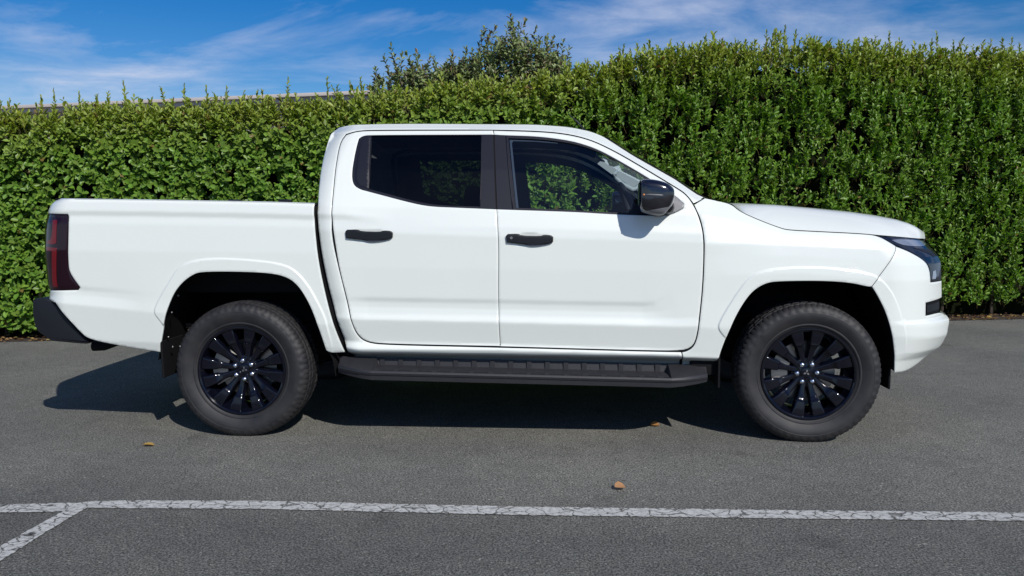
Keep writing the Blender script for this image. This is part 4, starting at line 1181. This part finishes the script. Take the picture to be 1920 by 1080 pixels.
# far windscreen pillar lining with its grab handle
P = [fy(1128, 303, .69), (0, 0, 0)]
PT = [fy(a_, b_, .63) for a_, b_ in ((1120, 307), (1131, 297), (1138, 300), (1142, 310), (1150, 313), (1161, 310), (1166, 321), (1215, 345), (1215, 371), (1165, 338), (1146, 326))]
V = [p for p in PT]+[(p[0], p[1]+.012, p[2]) for p in PT]; n = len(PT)
F = [tuple(range(n)), tuple(range(n, 2*n))[::-1]]+[(i, n+i, n+(i+1) % n, (i+1) % n) for i in range(n)]
mesh_obj('pillar_lining', V, F, CABINL, TRUCK, smooth=False)
V, F = tube([fy(1157, 321, .60), fy(1152, 327, .575), fy(1154, 335, .57), fy(1166, 345, .575), fy(1186, 356, .59), fy(1194, 353, .60), fy(1198, 346, .64)], [.013, .016, .017, .017, .017, .015, .013], 10)
mesh_obj('grab_handle', V, F, CABINL, TRUCK)
# steering wheel, dashboard, seats
cx_, cz_ = on_w(1186, 399, .38)
V, F = [], []
bm = bmesh.new()
ring = []
for i in range(40):
    t = 2*math.pi*i/40
    ring.append((0, .185*math.cos(t), .185*math.sin(t)))
V, F = tube(ring+[ring[0]], .016, 8, cap=False)
sw = mesh_obj('steering_wheel', V, F, CABIN, TRUCK); sw.location = (cx_, -.38, cz_); sw.rotation_euler = (0, math.radians(-24), 0)
V, F = tube([(0, -.17, 0), (.02, 0, -.01), (0, .17, 0)], [.014, .05, .014], 8); o = mesh_obj('steering_spoke', V, F, CABIN, sw)
box('dashboard', (cx_+.38, 0, cz_-.17), (.55, 1.50, .26), CABIN, TRUCK, .06)
for yy in (-.38, .38):
    sx = on_w(935, 400, .38)[0]
    box('seat_back', (sx-.05, yy, .98), (.16, .48, .58), CABIN, TRUCK, .06, (0, math.radians(14), 0))
    box('headrest', (sx-.15, yy, 1.335), (.10, .26, .16), CABIN, TRUCK, .04, (0, math.radians(10), 0))
    box('seat_cushion', (sx+.22, yy, .68), (.52, .50, .16), CABIN, TRUCK, .05)
rx = on_w(668, 400, .3)[0]
box('rear_bench', (rx+.10, 0, .95), (.16, 1.35, .62), CABIN, TRUCK, .05, (0, math.radians(12), 0))
box('cabin_floor', (1.55, 0, .60), (2.0, 1.6, .03), CABIN, TRUCK, 0)
# aerial
a0 = on_w(1100, 243, .45); a1 = on_w(1065, 213, .45)
V, F = tube([(a0[0], -.45, a0[1]-.015), ((a0[0]+a1[0])/2, -.45, (a0[1]+a1[1])/2), (a1[0], -.45, a1[1])], [.006, .0045, .0025], 8)
mesh_obj('aerial', V, F, TRIM, TRUCK)

# ------------------------------------------------------------------ hedge
HL = on_ground(0, 640); HR = on_ground(1920, 597)
hd = (HR-HL); Lh = np.linalg.norm(hd); hd /= Lh
hn = np.array([hd[1], -hd[0], 0.0])            # towards the car park
if hn[1] > 0: hn = -hn
S0, S1 = -3.4, Lh+3.6
def hedge_s(px):                                # where a sight column meets the hedge face
    d = ray(px, 400); d = d[:2]
    A = np.array([[d[0], -hd[0]], [d[1], -hd[1]]]); b = HL[:2]-np.array([CX, CY])
    t, s_ = np.linalg.solve(A, b); return s_, t
TOPPX = [(0, 235), (100, 228), (250, 219), (400, 216), (600, 210), (700, 198), (850, 170), (1000, 165), (1060, 156), (1090, 142), (1200, 118), (1350, 104), (1500, 95), (1600, 98), (1720, 112), (1920, 118)]
ts, tz = [], []
for px, py in TOPPX:
    s_, t = hedge_s(px); d = ray(px, py); d400 = ray(px, 400)
    k = t*np.hypot(*d400[:2])/np.hypot(*d[:2])
    ts.append(s_); tz.append(CH+k*d[2])
ts = np.array(ts); tz = np.array(tz)
top_z = lambda s: np.interp(s, ts, tz)
s_split = hedge_s(1075)[0]
from mathutils import noise as mnoise
def nz2(x, y, sc, seed=0.0):
    return np.array([mnoise.noise(Vector((a*sc, b*sc, seed))) for a, b in zip(x, y)])
LEAF_V = np.array([(0, 0, 0), (.24, -.62, .10), (.22, 0, -.02), (.24, .62, .10), (.62, -.92, .12), (.62, 0, -.05), (.62, .92, .12), (.9, -.50, .02), (.9, .50, .02), (1.0, 0, -.10)])
LEAF_F = [(0, 2, 1), (0, 3, 2), (1, 2, 5, 4), (2, 3, 6, 5), (4, 5, 9, 7), (5, 6, 8, 9)]
def leaf_arrays(base, ldir, lnor, length, width):
    """base (N,3), direction, normal -> vertices (N,10,3)"""
    side = np.cross(lnor, ldir); side /= np.linalg.norm(side, axis=1)[:, None]+1e-9
    nor = np.cross(ldir, side)
    L = LEAF_V
    x = L[None, :, 0, None]*length[:, None, None]*ldir[:, None, :]
    y = L[None, :, 1, None]*(width[:, None, None]*.5)*side[:, None, :]
    z = L[None, :, 2, None]*length[:, None, None]*nor[:, None, :]
    return base[:, None, :]+x+y+z
def leaves_object(name, VV, tint, mat, parent, kind='stuff'):
    N = len(VV); nv = LEAF_V.shape[0]
    me = bpy.data.meshes.new(name)
    V = VV.reshape(-1, 3).astype(np.float32)
    me.vertices.add(len(V)); me.vertices.foreach_set('co', V.ravel())
    loops = np.concatenate([np.array(f) for f in LEAF_F]); sizes = np.array([len(f) for f in LEAF_F])
    LI = (loops[None, :]+(np.arange(N)*nv)[:, None]).ravel()
    me.loops.add(len(LI)); me.loops.foreach_set('vertex_index', LI.astype(np.int32))
    SZ = np.tile(sizes, N); ST = np.concatenate([[0], np.cumsum(SZ)[:-1]])
    me.polygons.add(len(SZ)); me.polygons.foreach_set('loop_start', ST.astype(np.int32)); me.polygons.foreach_set('loop_total', SZ.astype(np.int32))
    me.polygons.foreach_set('use_smooth', np.ones(len(SZ), bool))
    me.update(calc_edges=True)
    at = me.attributes.new('tint', 'FLOAT_COLOR', 'POINT')
    c = np.repeat(np.concatenate([tint, np.ones((N, 1))], 1), nv, 0).astype(np.float32)
    at.data.foreach_set('color', c.ravel())
    me.materials.append(mat)
    o = bpy.data.objects.new(name, me); COL.objects.link(o)
    if parent: o.parent = parent
    if kind: o['kind'] = kind
    return o
def sprigs(base, axis, length, nleaf, ll, lw, beta0, beta1, jitter=.35, helio=np.array([.18, -.75, .50])):
    """leaves spiralling along short shoots; returns leaf vertices and the sprig index of each leaf, and t along"""
    N = len(base)
    ref = np.where(np.abs(axis[:, 2:3]) > .9, np.array([[1.0, 0, 0]]), np.array([[0, 0, 1.0]]))
    a1 = np.cross(axis, ref); a1 /= np.linalg.norm(a1, axis=1)[:, None]; a2 = np.cross(axis, a1)
    idx = np.repeat(np.arange(N), nleaf)
    k = np.concatenate([np.arange(m) for m in nleaf]); nl = nleaf[idx]
    t = (k+.6)/nl
    ph = k*2.4+rng.uniform(0, 6.28, N)[idx]+rng.normal(0, .3, len(idx))
    rad = np.cos(ph)[:, None]*a1[idx]+np.sin(ph)[:, None]*a2[idx]
    beta0 = np.broadcast_to(np.asarray(beta0, float), (N,))[idx]; beta1 = np.broadcast_to(np.asarray(beta1, float), (N,))[idx]
    be = np.radians(beta0+(beta1-beta0)*t+rng.normal(0, 10, len(idx)))
    ax = axis[idx]
    ld = ax*np.cos(be)[:, None]+rad*np.sin(be)[:, None]
    ln = ax*np.sin(be)[:, None]-rad*np.cos(be)[:, None]
    ld += rng.normal(0, jitter*.5, ld.shape); ld /= np.linalg.norm(ld, axis=1)[:, None]
    ln += helio[None, :]+rng.normal(0, jitter, ln.shape); ln /= np.linalg.norm(ln, axis=1)[:, None]
    bs = base[idx]+ax*(length[idx]*t)[:, None]
    sz = (1.0-.35*np.clip((t-.75)/.25, 0, 1))*rng.uniform(.78, 1.18, len(idx))
    return leaf_arrays(bs, ld, ln, ll[idx]*sz, lw[idx]*sz), idx, t

HEDGE = empty('hedge', tuple((HL+HR)/2-hn*.4))
tag(HEDGE, 'tall glossy green leafy hedge along the back of the car park', 'hedge')
def hp(s, d, z):                                # along, depth behind the face, height
    return HL[None, :]+s[:, None]*hd[None, :]-d[:, None]*hn[None, :]+np.array([0, 0, 1.0])[None, :]*z[:, None]
def rightness(s): return np.clip((s-(s_split-1.0))/1.6, 0, 1)
VVs, TTs, stemV, stemF = [], [], [], []
def add_stems(base, axis, length, r0_):
    for b, a, l in zip(base, axis, length):
        a1 = np.cross(a, [0.3, .2, .9]); a1 /= np.linalg.norm(a1)+1e-9; a2 = np.cross(a, a1)
        i = len(stemV)
        for q_, rr in ((b-a*.05, r0_), (b+a*l, r0_*.5)):
            for k in range(3):
                t = 2.094*k; stemV.append(q_+rr*(math.cos(t)*a1+math.sin(t)*a2))
        stemF.extend([(i, i+1, i+4, i+3), (i+1, i+2, i+5, i+4), (i+2, i, i+3, i+5)])
def tints(s, z, zt, n, t, shrubby=0):
    young = np.clip(1-(zt-z)/(.40+.15*rightness(s)), 0, 1)*rng.uniform(.55, 1.0, n)
    base = np.array([.180, .365, .019])[None, :]*rng.uniform(.70, 1.35, (n, 1))
    base = base*(1+np.array([.25, .0, .1])[None, :]*rng.normal(0, 1, (n, 1))*.35)
    yo = np.array([.44, .49, .05])[None, :]*rng.uniform(.8, 1.25, (n, 1))
    c = base*(1-young[:, None])+yo*young[:, None]
    tip = (t > .8)[:, None]*rng.uniform(0, .5, (n, 1)); c = c*(1-tip)+np.array([.31, .43, .045])*tip
    rust = (rng.uniform(0, 1, n) < .006+.02*young)[:, None]
    return np.clip(np.where(rust, np.array([.30, .17, .04])[None, :], c), 0.004, 1)
def face_layer(dens, dmean, lo=0.0):
    n = int(dens*(S1-S0)*2.75*(1-lo))
    s = rng.uniform(S0, S1, n); zt = top_z(s)
    z = rng.uniform(max(.045, lo), 1, n)*zt
    rg = rightness(s)
    lump = nz2(s, z, 1.1)*.16*rg+nz2(s, z, 3.2, 4)*(.05+.06*rg)+nz2(s*2.2, z*.35, 1.4, 9)*.16*rg
    # hollow columns and small gaps
    gap = nz2(s*1.8, z*.8, 1.5, 3); gap2 = nz2(s, z*1.5, 4.2, 21)
    keep_ = rng.uniform(0, 1, n) < np.clip(1.15-np.clip(gap-.22, 0, 1)*(1.2+2.2*rg)-np.clip(gap2-.10, 0, 1)*3.8, .10, 1)
    s, z, zt, rg, lump = s[keep_], z[keep_], zt[keep_], rg[keep_], lump[keep_]; n = len(s)
    d = rng.exponential(dmean, n)-lump*.8+.03
    lowcut = np.clip((.22-z)/.22, 0, 1); d = d+lowcut*.10
    toproll = np.clip(1-(zt-z)/.12, 0, 1)**2*.06; d = d+toproll
    base = hp(s, d, z)
    band = .22+.22*nz2(s, z*0, 1.7, 41)
    rg = np.maximum(rg, np.clip(1.25-(zt-z)/np.maximum(band, .08), 0, 1))
    upw = .42+1.0*rg
    ax = hn[None, :]*(1.0-.55*rg)[:, None]+np.array([0, 0, 1.0])[None, :]*upw[:, None]+rng.normal(0, .38, (n, 3))
    ax += np.array([0, 0, 1.0])[None, :]*(np.clip(1-(zt-z)/.30, 0, 1)*.9)[:, None]
    ax /= np.linalg.norm(ax, axis=1)[:, None]
    L = rng.uniform(.07, .12, n)+rg*rng.uniform(.0, .12, n)
    nl = (6+rg*3+rng.integers(0, 3, n)).astype(int)
    ll = .070-.010*rg+rng.normal(0, .008, n); lw = ll*(rng.uniform(.54, .70, n)-.10*rg)
    VV, idx, t = sprigs(base, ax, L, nl, ll, lw, 78-22*rg, 38-16*rg)
    VVs.append(VV); TTs.append(tints(s[idx], z[idx], zt[idx], len(idx), t))
    m = rng.uniform(0, 1, n) < .30+.4*rg
    add_stems(base[m], ax[m], L[m], .0022)
face_layer(170, .05); face_layer(150, .13); face_layer(150, .05, .80); face_layer(110, .28); face_layer(120, .2, .86)
# the top: upright young shoots
n = int(150*(S1-S0)); s = rng.uniform(S0, S1, n); zt = top_z(s); rg = rightness(s)
d = rng.uniform(.05, 1.0, n)
z = zt-.06+nz2(s, d, 1.6, 5)*.06+rng.uniform(-.05, .03, n)
ax = np.array([[0, 0, 1.0]])+rng.normal(0, .22, (n, 3)); ax /= np.linalg.norm(ax, axis=1)[:, None]
L = rng.uniform(.07, .15, n)+np.minimum(.17*rng.exponential(.5, n), .2)*np.clip(nz2(s, d, 2.3, 31)*1.6+.55, 0, 1.2)
nl = np.clip((L/.017).astype(int), 5, 16)
ll = .062+rng.normal(0, .006, n); lw = ll*rng.uniform(.42, .56, n)
base = hp(s, d, z)
VV, idx, t = sprigs(base, ax, L, nl, ll, lw, 60, 16); VVs.append(VV); TTs.append(tints(s[idx], (z+.1)[idx], zt[idx], len(idx), t)); add_stems(base, ax, L, .0022)
# tall single shoots standing out against the sky
tall = [(18, 188), (78, 183), (101, 170), (148, 175), (183, 178), (202, 175), (231, 152), (303, 165), (345, 160), (387, 165), (425, 165), (492, 170), (540, 148), (613, 146), (633, 162), (656, 155), (676, 148), (693, 160), (1102, 112), (1170, 85), (1193, 100), (1211, 93), (1232, 88), (1253, 88), (1298, 82), (1323, 68), (1358, 78), (1378, 76), (1410, 82), (1437, 60), (1455, 58), (1472, 51), (1492, 60), (1532, 70), (1551, 80), (1572, 84), (1610, 74), (1642, 68), (1668, 60), (1686, 75), (1756, 62), (1800, 80), (1858, 75), (1879, 73), (1897, 72), (1911, 84)]
tb, tax, tL = [], [], []
for px, py in tall:
    s_, t_ = hedge_s(px); dd = rng.uniform(.12, .4)
    tot = t_*np.linalg.norm(ray(px, 400)[:2])+dd
    d_ = ray(px, py); tip = np.array([CX, CY, CH])+d_*(tot/np.linalg.norm(d_[:2]))
    z0_ = top_z(s_)-.12
    tb.append((tip[0]+rng.normal(0, .03), tip[1], z0_)); v = tip-np.array(tb[-1]); l = np.linalg.norm(v); tax.append(v/l); tL.append(l)
    for _ in range(3):      # companions that hide the foot
        q_ = np.array(tb[-1]) if _ == 0 else np.array(tb[-1])
    
tb, tax, tL = np.array(tb), np.array(tax), np.array(tL)
nl = np.clip((tL/.016).astype(int), 7, 26); ll = np.full(len(tb), .058); lw = ll*.48
VV, idx, t = sprigs(tb, tax, tL, nl, ll, lw, 48, 14); VVs.append(VV)
zz = tb[idx, 2]+tL[idx]*t; TTs.append(tints(np.zeros(len(idx)), zz, zz, len(idx), t)*.9); add_stems(tb, tax, tL, .003)
VV = np.concatenate(VVs); TT = np.concatenate(TTs)
VV[:, :, 2] = np.maximum(VV[:, :, 2], .006)
# the 300 leaves that show largest become parts of their own
cpos = np.array([CX, CY, CH])
cen = VV.mean(1); v = cen-cpos; dep = v@fw
pxs = 960+FPX*(v@rt)/dep; pys = 540-FPX*(v@up)/dep
e1 = VV[:, 4]-VV[:, 6]; e2 = VV[:, 9]-VV[:, 0]
area = np.abs(np.einsum('ij,ij->i', np.cross(e1, e2), v/np.linalg.norm(v, axis=1)[:, None]))/dep**2
front = ((cen-HL)@(-hn)) < .03
area = np.where((pxs > 5) & (pxs < 1915) & (pys > 0) & front, area, 0)
big = np.argsort(-area)[:300]
mask = np.ones(len(VV), bool); mask[big] = False
leaves_object('foliage', VV[mask], TT[mask], LEAFM, HEDGE).matrix_parent_inverse = HEDGE.matrix_world.inverted()
HINV = Matrix.Translation(-Vector(HEDGE.location))
for o in HEDGE.children: o.matrix_parent_inverse = HINV
for i in big:
    o = leaves_object('leaf', VV[i:i+1], TT[i:i+1], LEAFM, HEDGE, None); o.matrix_parent_inverse = HINV
o = mesh_obj('twigs', stemV, stemF, STEMM, HEDGE); o['kind'] = 'stuff'; o.matrix_parent_inverse = HINV
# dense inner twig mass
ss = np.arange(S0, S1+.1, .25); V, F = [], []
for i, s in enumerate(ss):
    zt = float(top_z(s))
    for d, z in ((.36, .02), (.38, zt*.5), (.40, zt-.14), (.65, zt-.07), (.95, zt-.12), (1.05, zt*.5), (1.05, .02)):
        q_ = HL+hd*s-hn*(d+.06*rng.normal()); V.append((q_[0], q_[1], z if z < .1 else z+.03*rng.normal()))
for i in range(len(ss)-1):
    for k in range(6): F.append((7*i+k, 7*i+k+1, 7*i+8+k, 7*i+7+k))
F.append(tuple(range(7))); F.append(tuple(7*(len(ss)-1)+k for k in range(7))[::-1])
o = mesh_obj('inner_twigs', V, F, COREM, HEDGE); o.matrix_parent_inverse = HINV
for s in np.arange(S0+.3, S1, .62):
    s = s+rng.uniform(-.12, .12)
    q_ = HL+hd*s-hn*rng.uniform(.22, .36)
    V, F = tube([q_, q_+np.array([.02, .03, .25]), q_+np.array([rng.normal()*.05, .08, .8]), q_+np.array([rng.normal()*.08, .15, 1.5])], [.024, .018, .014, .008], 7)
    o = mesh_obj('trunk', V, F, BARK, HEDGE); o.matrix_parent_inverse = HINV

# soil strip and leaf litter at its foot
q = [HL+hd*S0+hn*.06, HL+hd*S1+hn*.06, HL+hd*S1-hn*1.3, HL+hd*S0-hn*1.3]
tag(mesh_obj('soil_strip', [(p[0], p[1], .004) for p in q], [(0, 1, 2, 3)], SOIL, smooth=False), kind='structure')
LITTER = leaf_mat('dry_leaf', .7, .1)
n = 2200
s = rng.uniform(S0, S1, n); d = rng.uniform(-.07, .32, n)-rng.exponential(.03, n)
base = hp(s, d, np.full(n, .010)+rng.uniform(0, .012, n))
ld = rng.normal(0, 1, (n, 3)); ld[:, 2] *= .15; ld /= np.linalg.norm(ld, axis=1)[:, None]
ln = np.array([[0, 0, 1.0]])+rng.normal(0, .35, (n, 3)); ln /= np.linalg.norm(ln, axis=1)[:, None]
VV = leaf_arrays(base, ld, ln, rng.uniform(.03, .06, n), rng.uniform(.015, .03, n)); VV[:, :, 2] = np.maximum(VV[:, :, 2], .0055)
cl = 1.5*np.array([[.22, .09, .03], [.30, .15, .05], [.14, .06, .03], [.32, .22, .06], [.20, .11, .07]])[rng.integers(0, 5, n)]*rng.uniform(.7, 1.2, (n, 1))
o = leaves_object('leaf_litter', VV, cl, LITTER, None)

# single fallen leaves
def fallen(px, py, L, Wd, ang, col, label, tilt=.15, lift=.004):
    p = on_ground(px, py)
    dirv = np.array([[math.cos(ang), math.sin(ang), 0.02]]); dirv /= np.linalg.norm(dirv)
    nor = np.array([[tilt, -tilt, 1.0]]); nor /= np.linalg.norm(nor)
    b = np.array([[-dirv[0][0]*L/2, -dirv[0][1]*L/2, 0]])
    vv = leaf_arrays(b, dirv, nor, np.array([L]), np.array([Wd])); vv[:, :, 2] -= vv[:, :, 2].min()-lift
    o = leaves_object('fallen_leaf', vv, np.array([col]), LITTER, None, None); o.location = (p[0], p[1], 0)
    tag(o, label, 'leaf', 'fallen leaves on the asphalt')
fallen(278, 837, .065, .032, .1, (.52, .28, .05), 'small yellow fallen leaf on the open asphalt in front of the rear wheel')
fallen(1162, 918, .056, .058, .5, (.62, .27, .12), 'pale orange curled fallen leaf near the white parking line', .22, .012)
fallen(1228, 799, .062, .045, .3, (.48, .17, .04), 'orange fallen leaf at the edge of the truck shadow', .4, .006)
fallen(1856, 597.5, .085, .055, .2, (.55, .38, .06), 'yellow fallen leaf at the foot of the hedge right of the truck', .2, .008)

# ------------------------------------------------------------------ shrub behind the hedge
gb = at_depth(900, 400, 11.3); gb[2] = 0
SHRUB = empty('shrub', tuple(gb)); SINV = Matrix.Translation(-Vector(SHRUB.location))
tag(SHRUB, 'taller grey-green shrub rising behind the hedge against the sky', 'shrub')
tips = [(735, 102), (724, 120), (750, 118), (703, 140), (770, 112), (780, 108), (795, 125), (811, 114), (838, 122), (850, 110), (868, 106), (885, 108), (899, 95), (903, 54), (914, 75), (924, 60), (941, 74), (950, 58), (962, 36), (968, 48), (978, 42), (990, 66), (1003, 62), (1012, 80), (1018, 72), (1028, 86), (1036, 77), (1045, 100), (1057, 93), (1066, 103), (1062, 125), (1050, 120), (1030, 112), (1000, 100), (985, 92), (960, 82), (935, 100), (915, 112), (895, 125), (870, 128), (850, 132), (825, 138), (800, 145), (775, 140), (760, 150), (1066, 140)]
bb, bax, bL = [], [], []
BV = []
for px, py in tips:
    dep_ = 11.3+rng.uniform(-.5, .5)
    tip = at_depth(px, py, dep_)
    rootp = gb+np.array([(tip[0]-gb[0])*.45+rng.normal(0, .1), rng.normal(0, .15), 1.3])
    mid = rootp*.45+tip*.55+np.array([rng.normal(0, .05), rng.normal(0, .05), -.05])
    V, F = tube([rootp, mid, tip], [.016, .009, .003], 5)
    o = mesh_obj('branch', V, F, BARK, SHRUB); o.matrix_parent_inverse = SINV
    for k in range(11):
        t = k/11; p0 = mid*(1-t)+tip*t; ax_ = (tip-mid)/np.linalg.norm(tip-mid)
        sp = 1.0-t*.75
        a_ = ax_+rng.normal(0, .55*sp+.08, 3)+np.array([0, 0, .25]); a_ /= np.linalg.norm(a_)
        bb.append(p0+rng.normal(0, .04*sp, 3)); bax.append(a_); bL.append(rng.uniform(.14, .24))
    for k in range(17):       # inner fill lower down
        t = rng.uniform(.1, 1.0); p0 = rootp*(1-t)+mid*t
        a_ = rng.normal(0, .6, 3)+np.array([0, 0, .9]); a_ /= np.linalg.norm(a_)
        bb.append(p0+rng.normal(0, .14, 3)); bax.append(a_); bL.append(rng.uniform(.15, .28))
env = np.array([(690, 150), (705, 143), (735, 118), (755, 140), (775, 120), (815, 124), (850, 118), (895, 106), (910, 80), (962, 62), (1005, 78), (1030, 92), (1060, 108), (1072, 135)])
for k in range(1050):
    px = rng.uniform(692, 1070); e_ = np.interp(px, env[:, 0], env[:, 1]); py = e_+14+(200-e_-14)*rng.uniform(0, 1)**1.2
    if px < 760 and rng.uniform() < .72: continue
    p0 = at_depth(px, py, 11.3+rng.uniform(-.45, .45)); a_ = np.array([(px-900)/500, 0, 1.0])+rng.normal(0, .4, 3); a_ /= np.linalg.norm(a_)
    bb.append(p0-a_*.1); bax.append(a_); bL.append(rng.uniform(.12, .24))
bb, bax, bL = np.array(bb), np.array(bax), np.array(bL)
nl = np.clip((bL/.020).astype(int), 6, 14); ll = np.full(len(bb), .076); lw = ll*.54
VV, idx, t = sprigs(bb, bax, bL, nl, ll, lw, 62, 28)
n = len(idx)
c = np.array([.21, .27, .085])[None, :]*rng.uniform(.6, 1.5, (n, 1))
br = (rng.uniform(0, 1, n) < .22)[:, None]; c = np.where(br, np.array([[.24, .18, .10]])*rng.uniform(.7, 1.2, (n, 1)), c)
dep = (VV.mean(1)-cpos)@fw
area = np.linalg.norm(np.cross(VV[:, 4]-VV[:, 6], VV[:, 9]-VV[:, 0]), axis=1)
o = leaves_object('foliage', VV, c, SHRUBM, SHRUB); o.matrix_parent_inverse = SINV
for k in range(4):
    a = gb+np.array([rng.normal(0, .12), rng.normal(0, .1), 0])
    V, F = tube([a, a+np.array([rng.normal(0, .1), 0, .6]), a+np.array([(k-1.5)*.35, rng.normal(0, .1), 1.4])], [.05, .04, .022], 8)
    o = mesh_obj('trunk', V, F, BARK, SHRUB); o.matrix_parent_inverse = SINV

# ------------------------------------------------------------------ low building behind
def building(name, p0, p1, eave, depth_, label, fh, openings):
    """p0, p1: ground ends of the front wall"""
    root = empty(name, (p0[0], p0[1], 0)); d = np.array(p1[:2])-np.array(p0[:2]); L = np.linalg.norm(d); d /= L
    root.rotation_euler = (0, 0, math.atan2(d[1], d[0]))
    tag(root, label, 'building')
    box('wall', (L/2, depth_/2, (eave-fh)/2), (L, depth_, eave-fh), WALLM, root)
    bm = bmesh.new()
    ov_ = .30
    v = [bm.verts.new(p) for p in ((-ov_, -ov_, eave-fh), (L+ov_, -ov_, eave-fh), (L+ov_, depth_+ov_, eave-fh), (-ov_, depth_+ov_, eave-fh),
                                   (-ov_, -ov_, eave), (L+ov_, -ov_, eave), (L+ov_, depth_+ov_, eave), (-ov_, depth_+ov_, eave), (-ov_, depth_/2, eave+.25), (L+ov_, depth_/2, eave+.25))]
    for f in ((0, 3, 2, 1), (0, 1, 5, 4), (2, 3, 7, 6), (1, 2, 6, 9, 5), (3, 0, 4, 8, 7), (4, 5, 9, 8), (8, 9, 6, 7)): bm.faces.new([v[i] for i in f])
    bm_obj('roof', bm, FASCIA, root)
    box('gutter', (L/2, -ov_-.045, eave-.05), (L+2*ov_, .08, .07), FASCIA, root, .01)
    for k in range(openings):
        x = L*(k+.5)/openings
        o = box('window', (x, -.005, 1.6), (1.2, .06, 1.0), FASCIA, root, .005)
        pn = box('pane', (x, -.02, 1.6), (1.06, .05, .86), WINM, o)
    return root
a = at_depth(-260, 400, 20.0); b = at_depth(800, 400, 16.4)
e0 = at_depth(300, 179.5, 18.0)
# end points chosen so that the eave is level
def eave_pt(px, py, z):
    d = ray(px, py); t = (z-CH)/d[2]; return np.array([CX+t*d[0], CY+t*d[1], z])
ZE = 3.85
a = eave_pt(0, 197.2, ZE); b = eave_pt(700, 167.5, ZE)
ext = (a-b)/np.linalg.norm(a-b)
nb = np.array([-(b-a)[1], (b-a)[0], 0]); nb /= np.linalg.norm(nb)
building('low_building', a+ext*5+nb*.38, b-ext*1.6+nb*.38, ZE, 7.0, 'low beige building with a pale flat eave showing above the left hedge', .17, 5)
a = eave_pt(1700, 110, 4.6); b = eave_pt(1920, 99, 4.6)
ext = (b-a)/np.linalg.norm(b-a); nb = np.array([-(b-a)[1], (b-a)[0], 0]); nb /= np.linalg.norm(nb)
building('low_building', a+nb*.38, b+ext*5+nb*.38, 4.6, 7.0, 'pale building whose eave peeps through the hedge tips at far right', .2, 3)
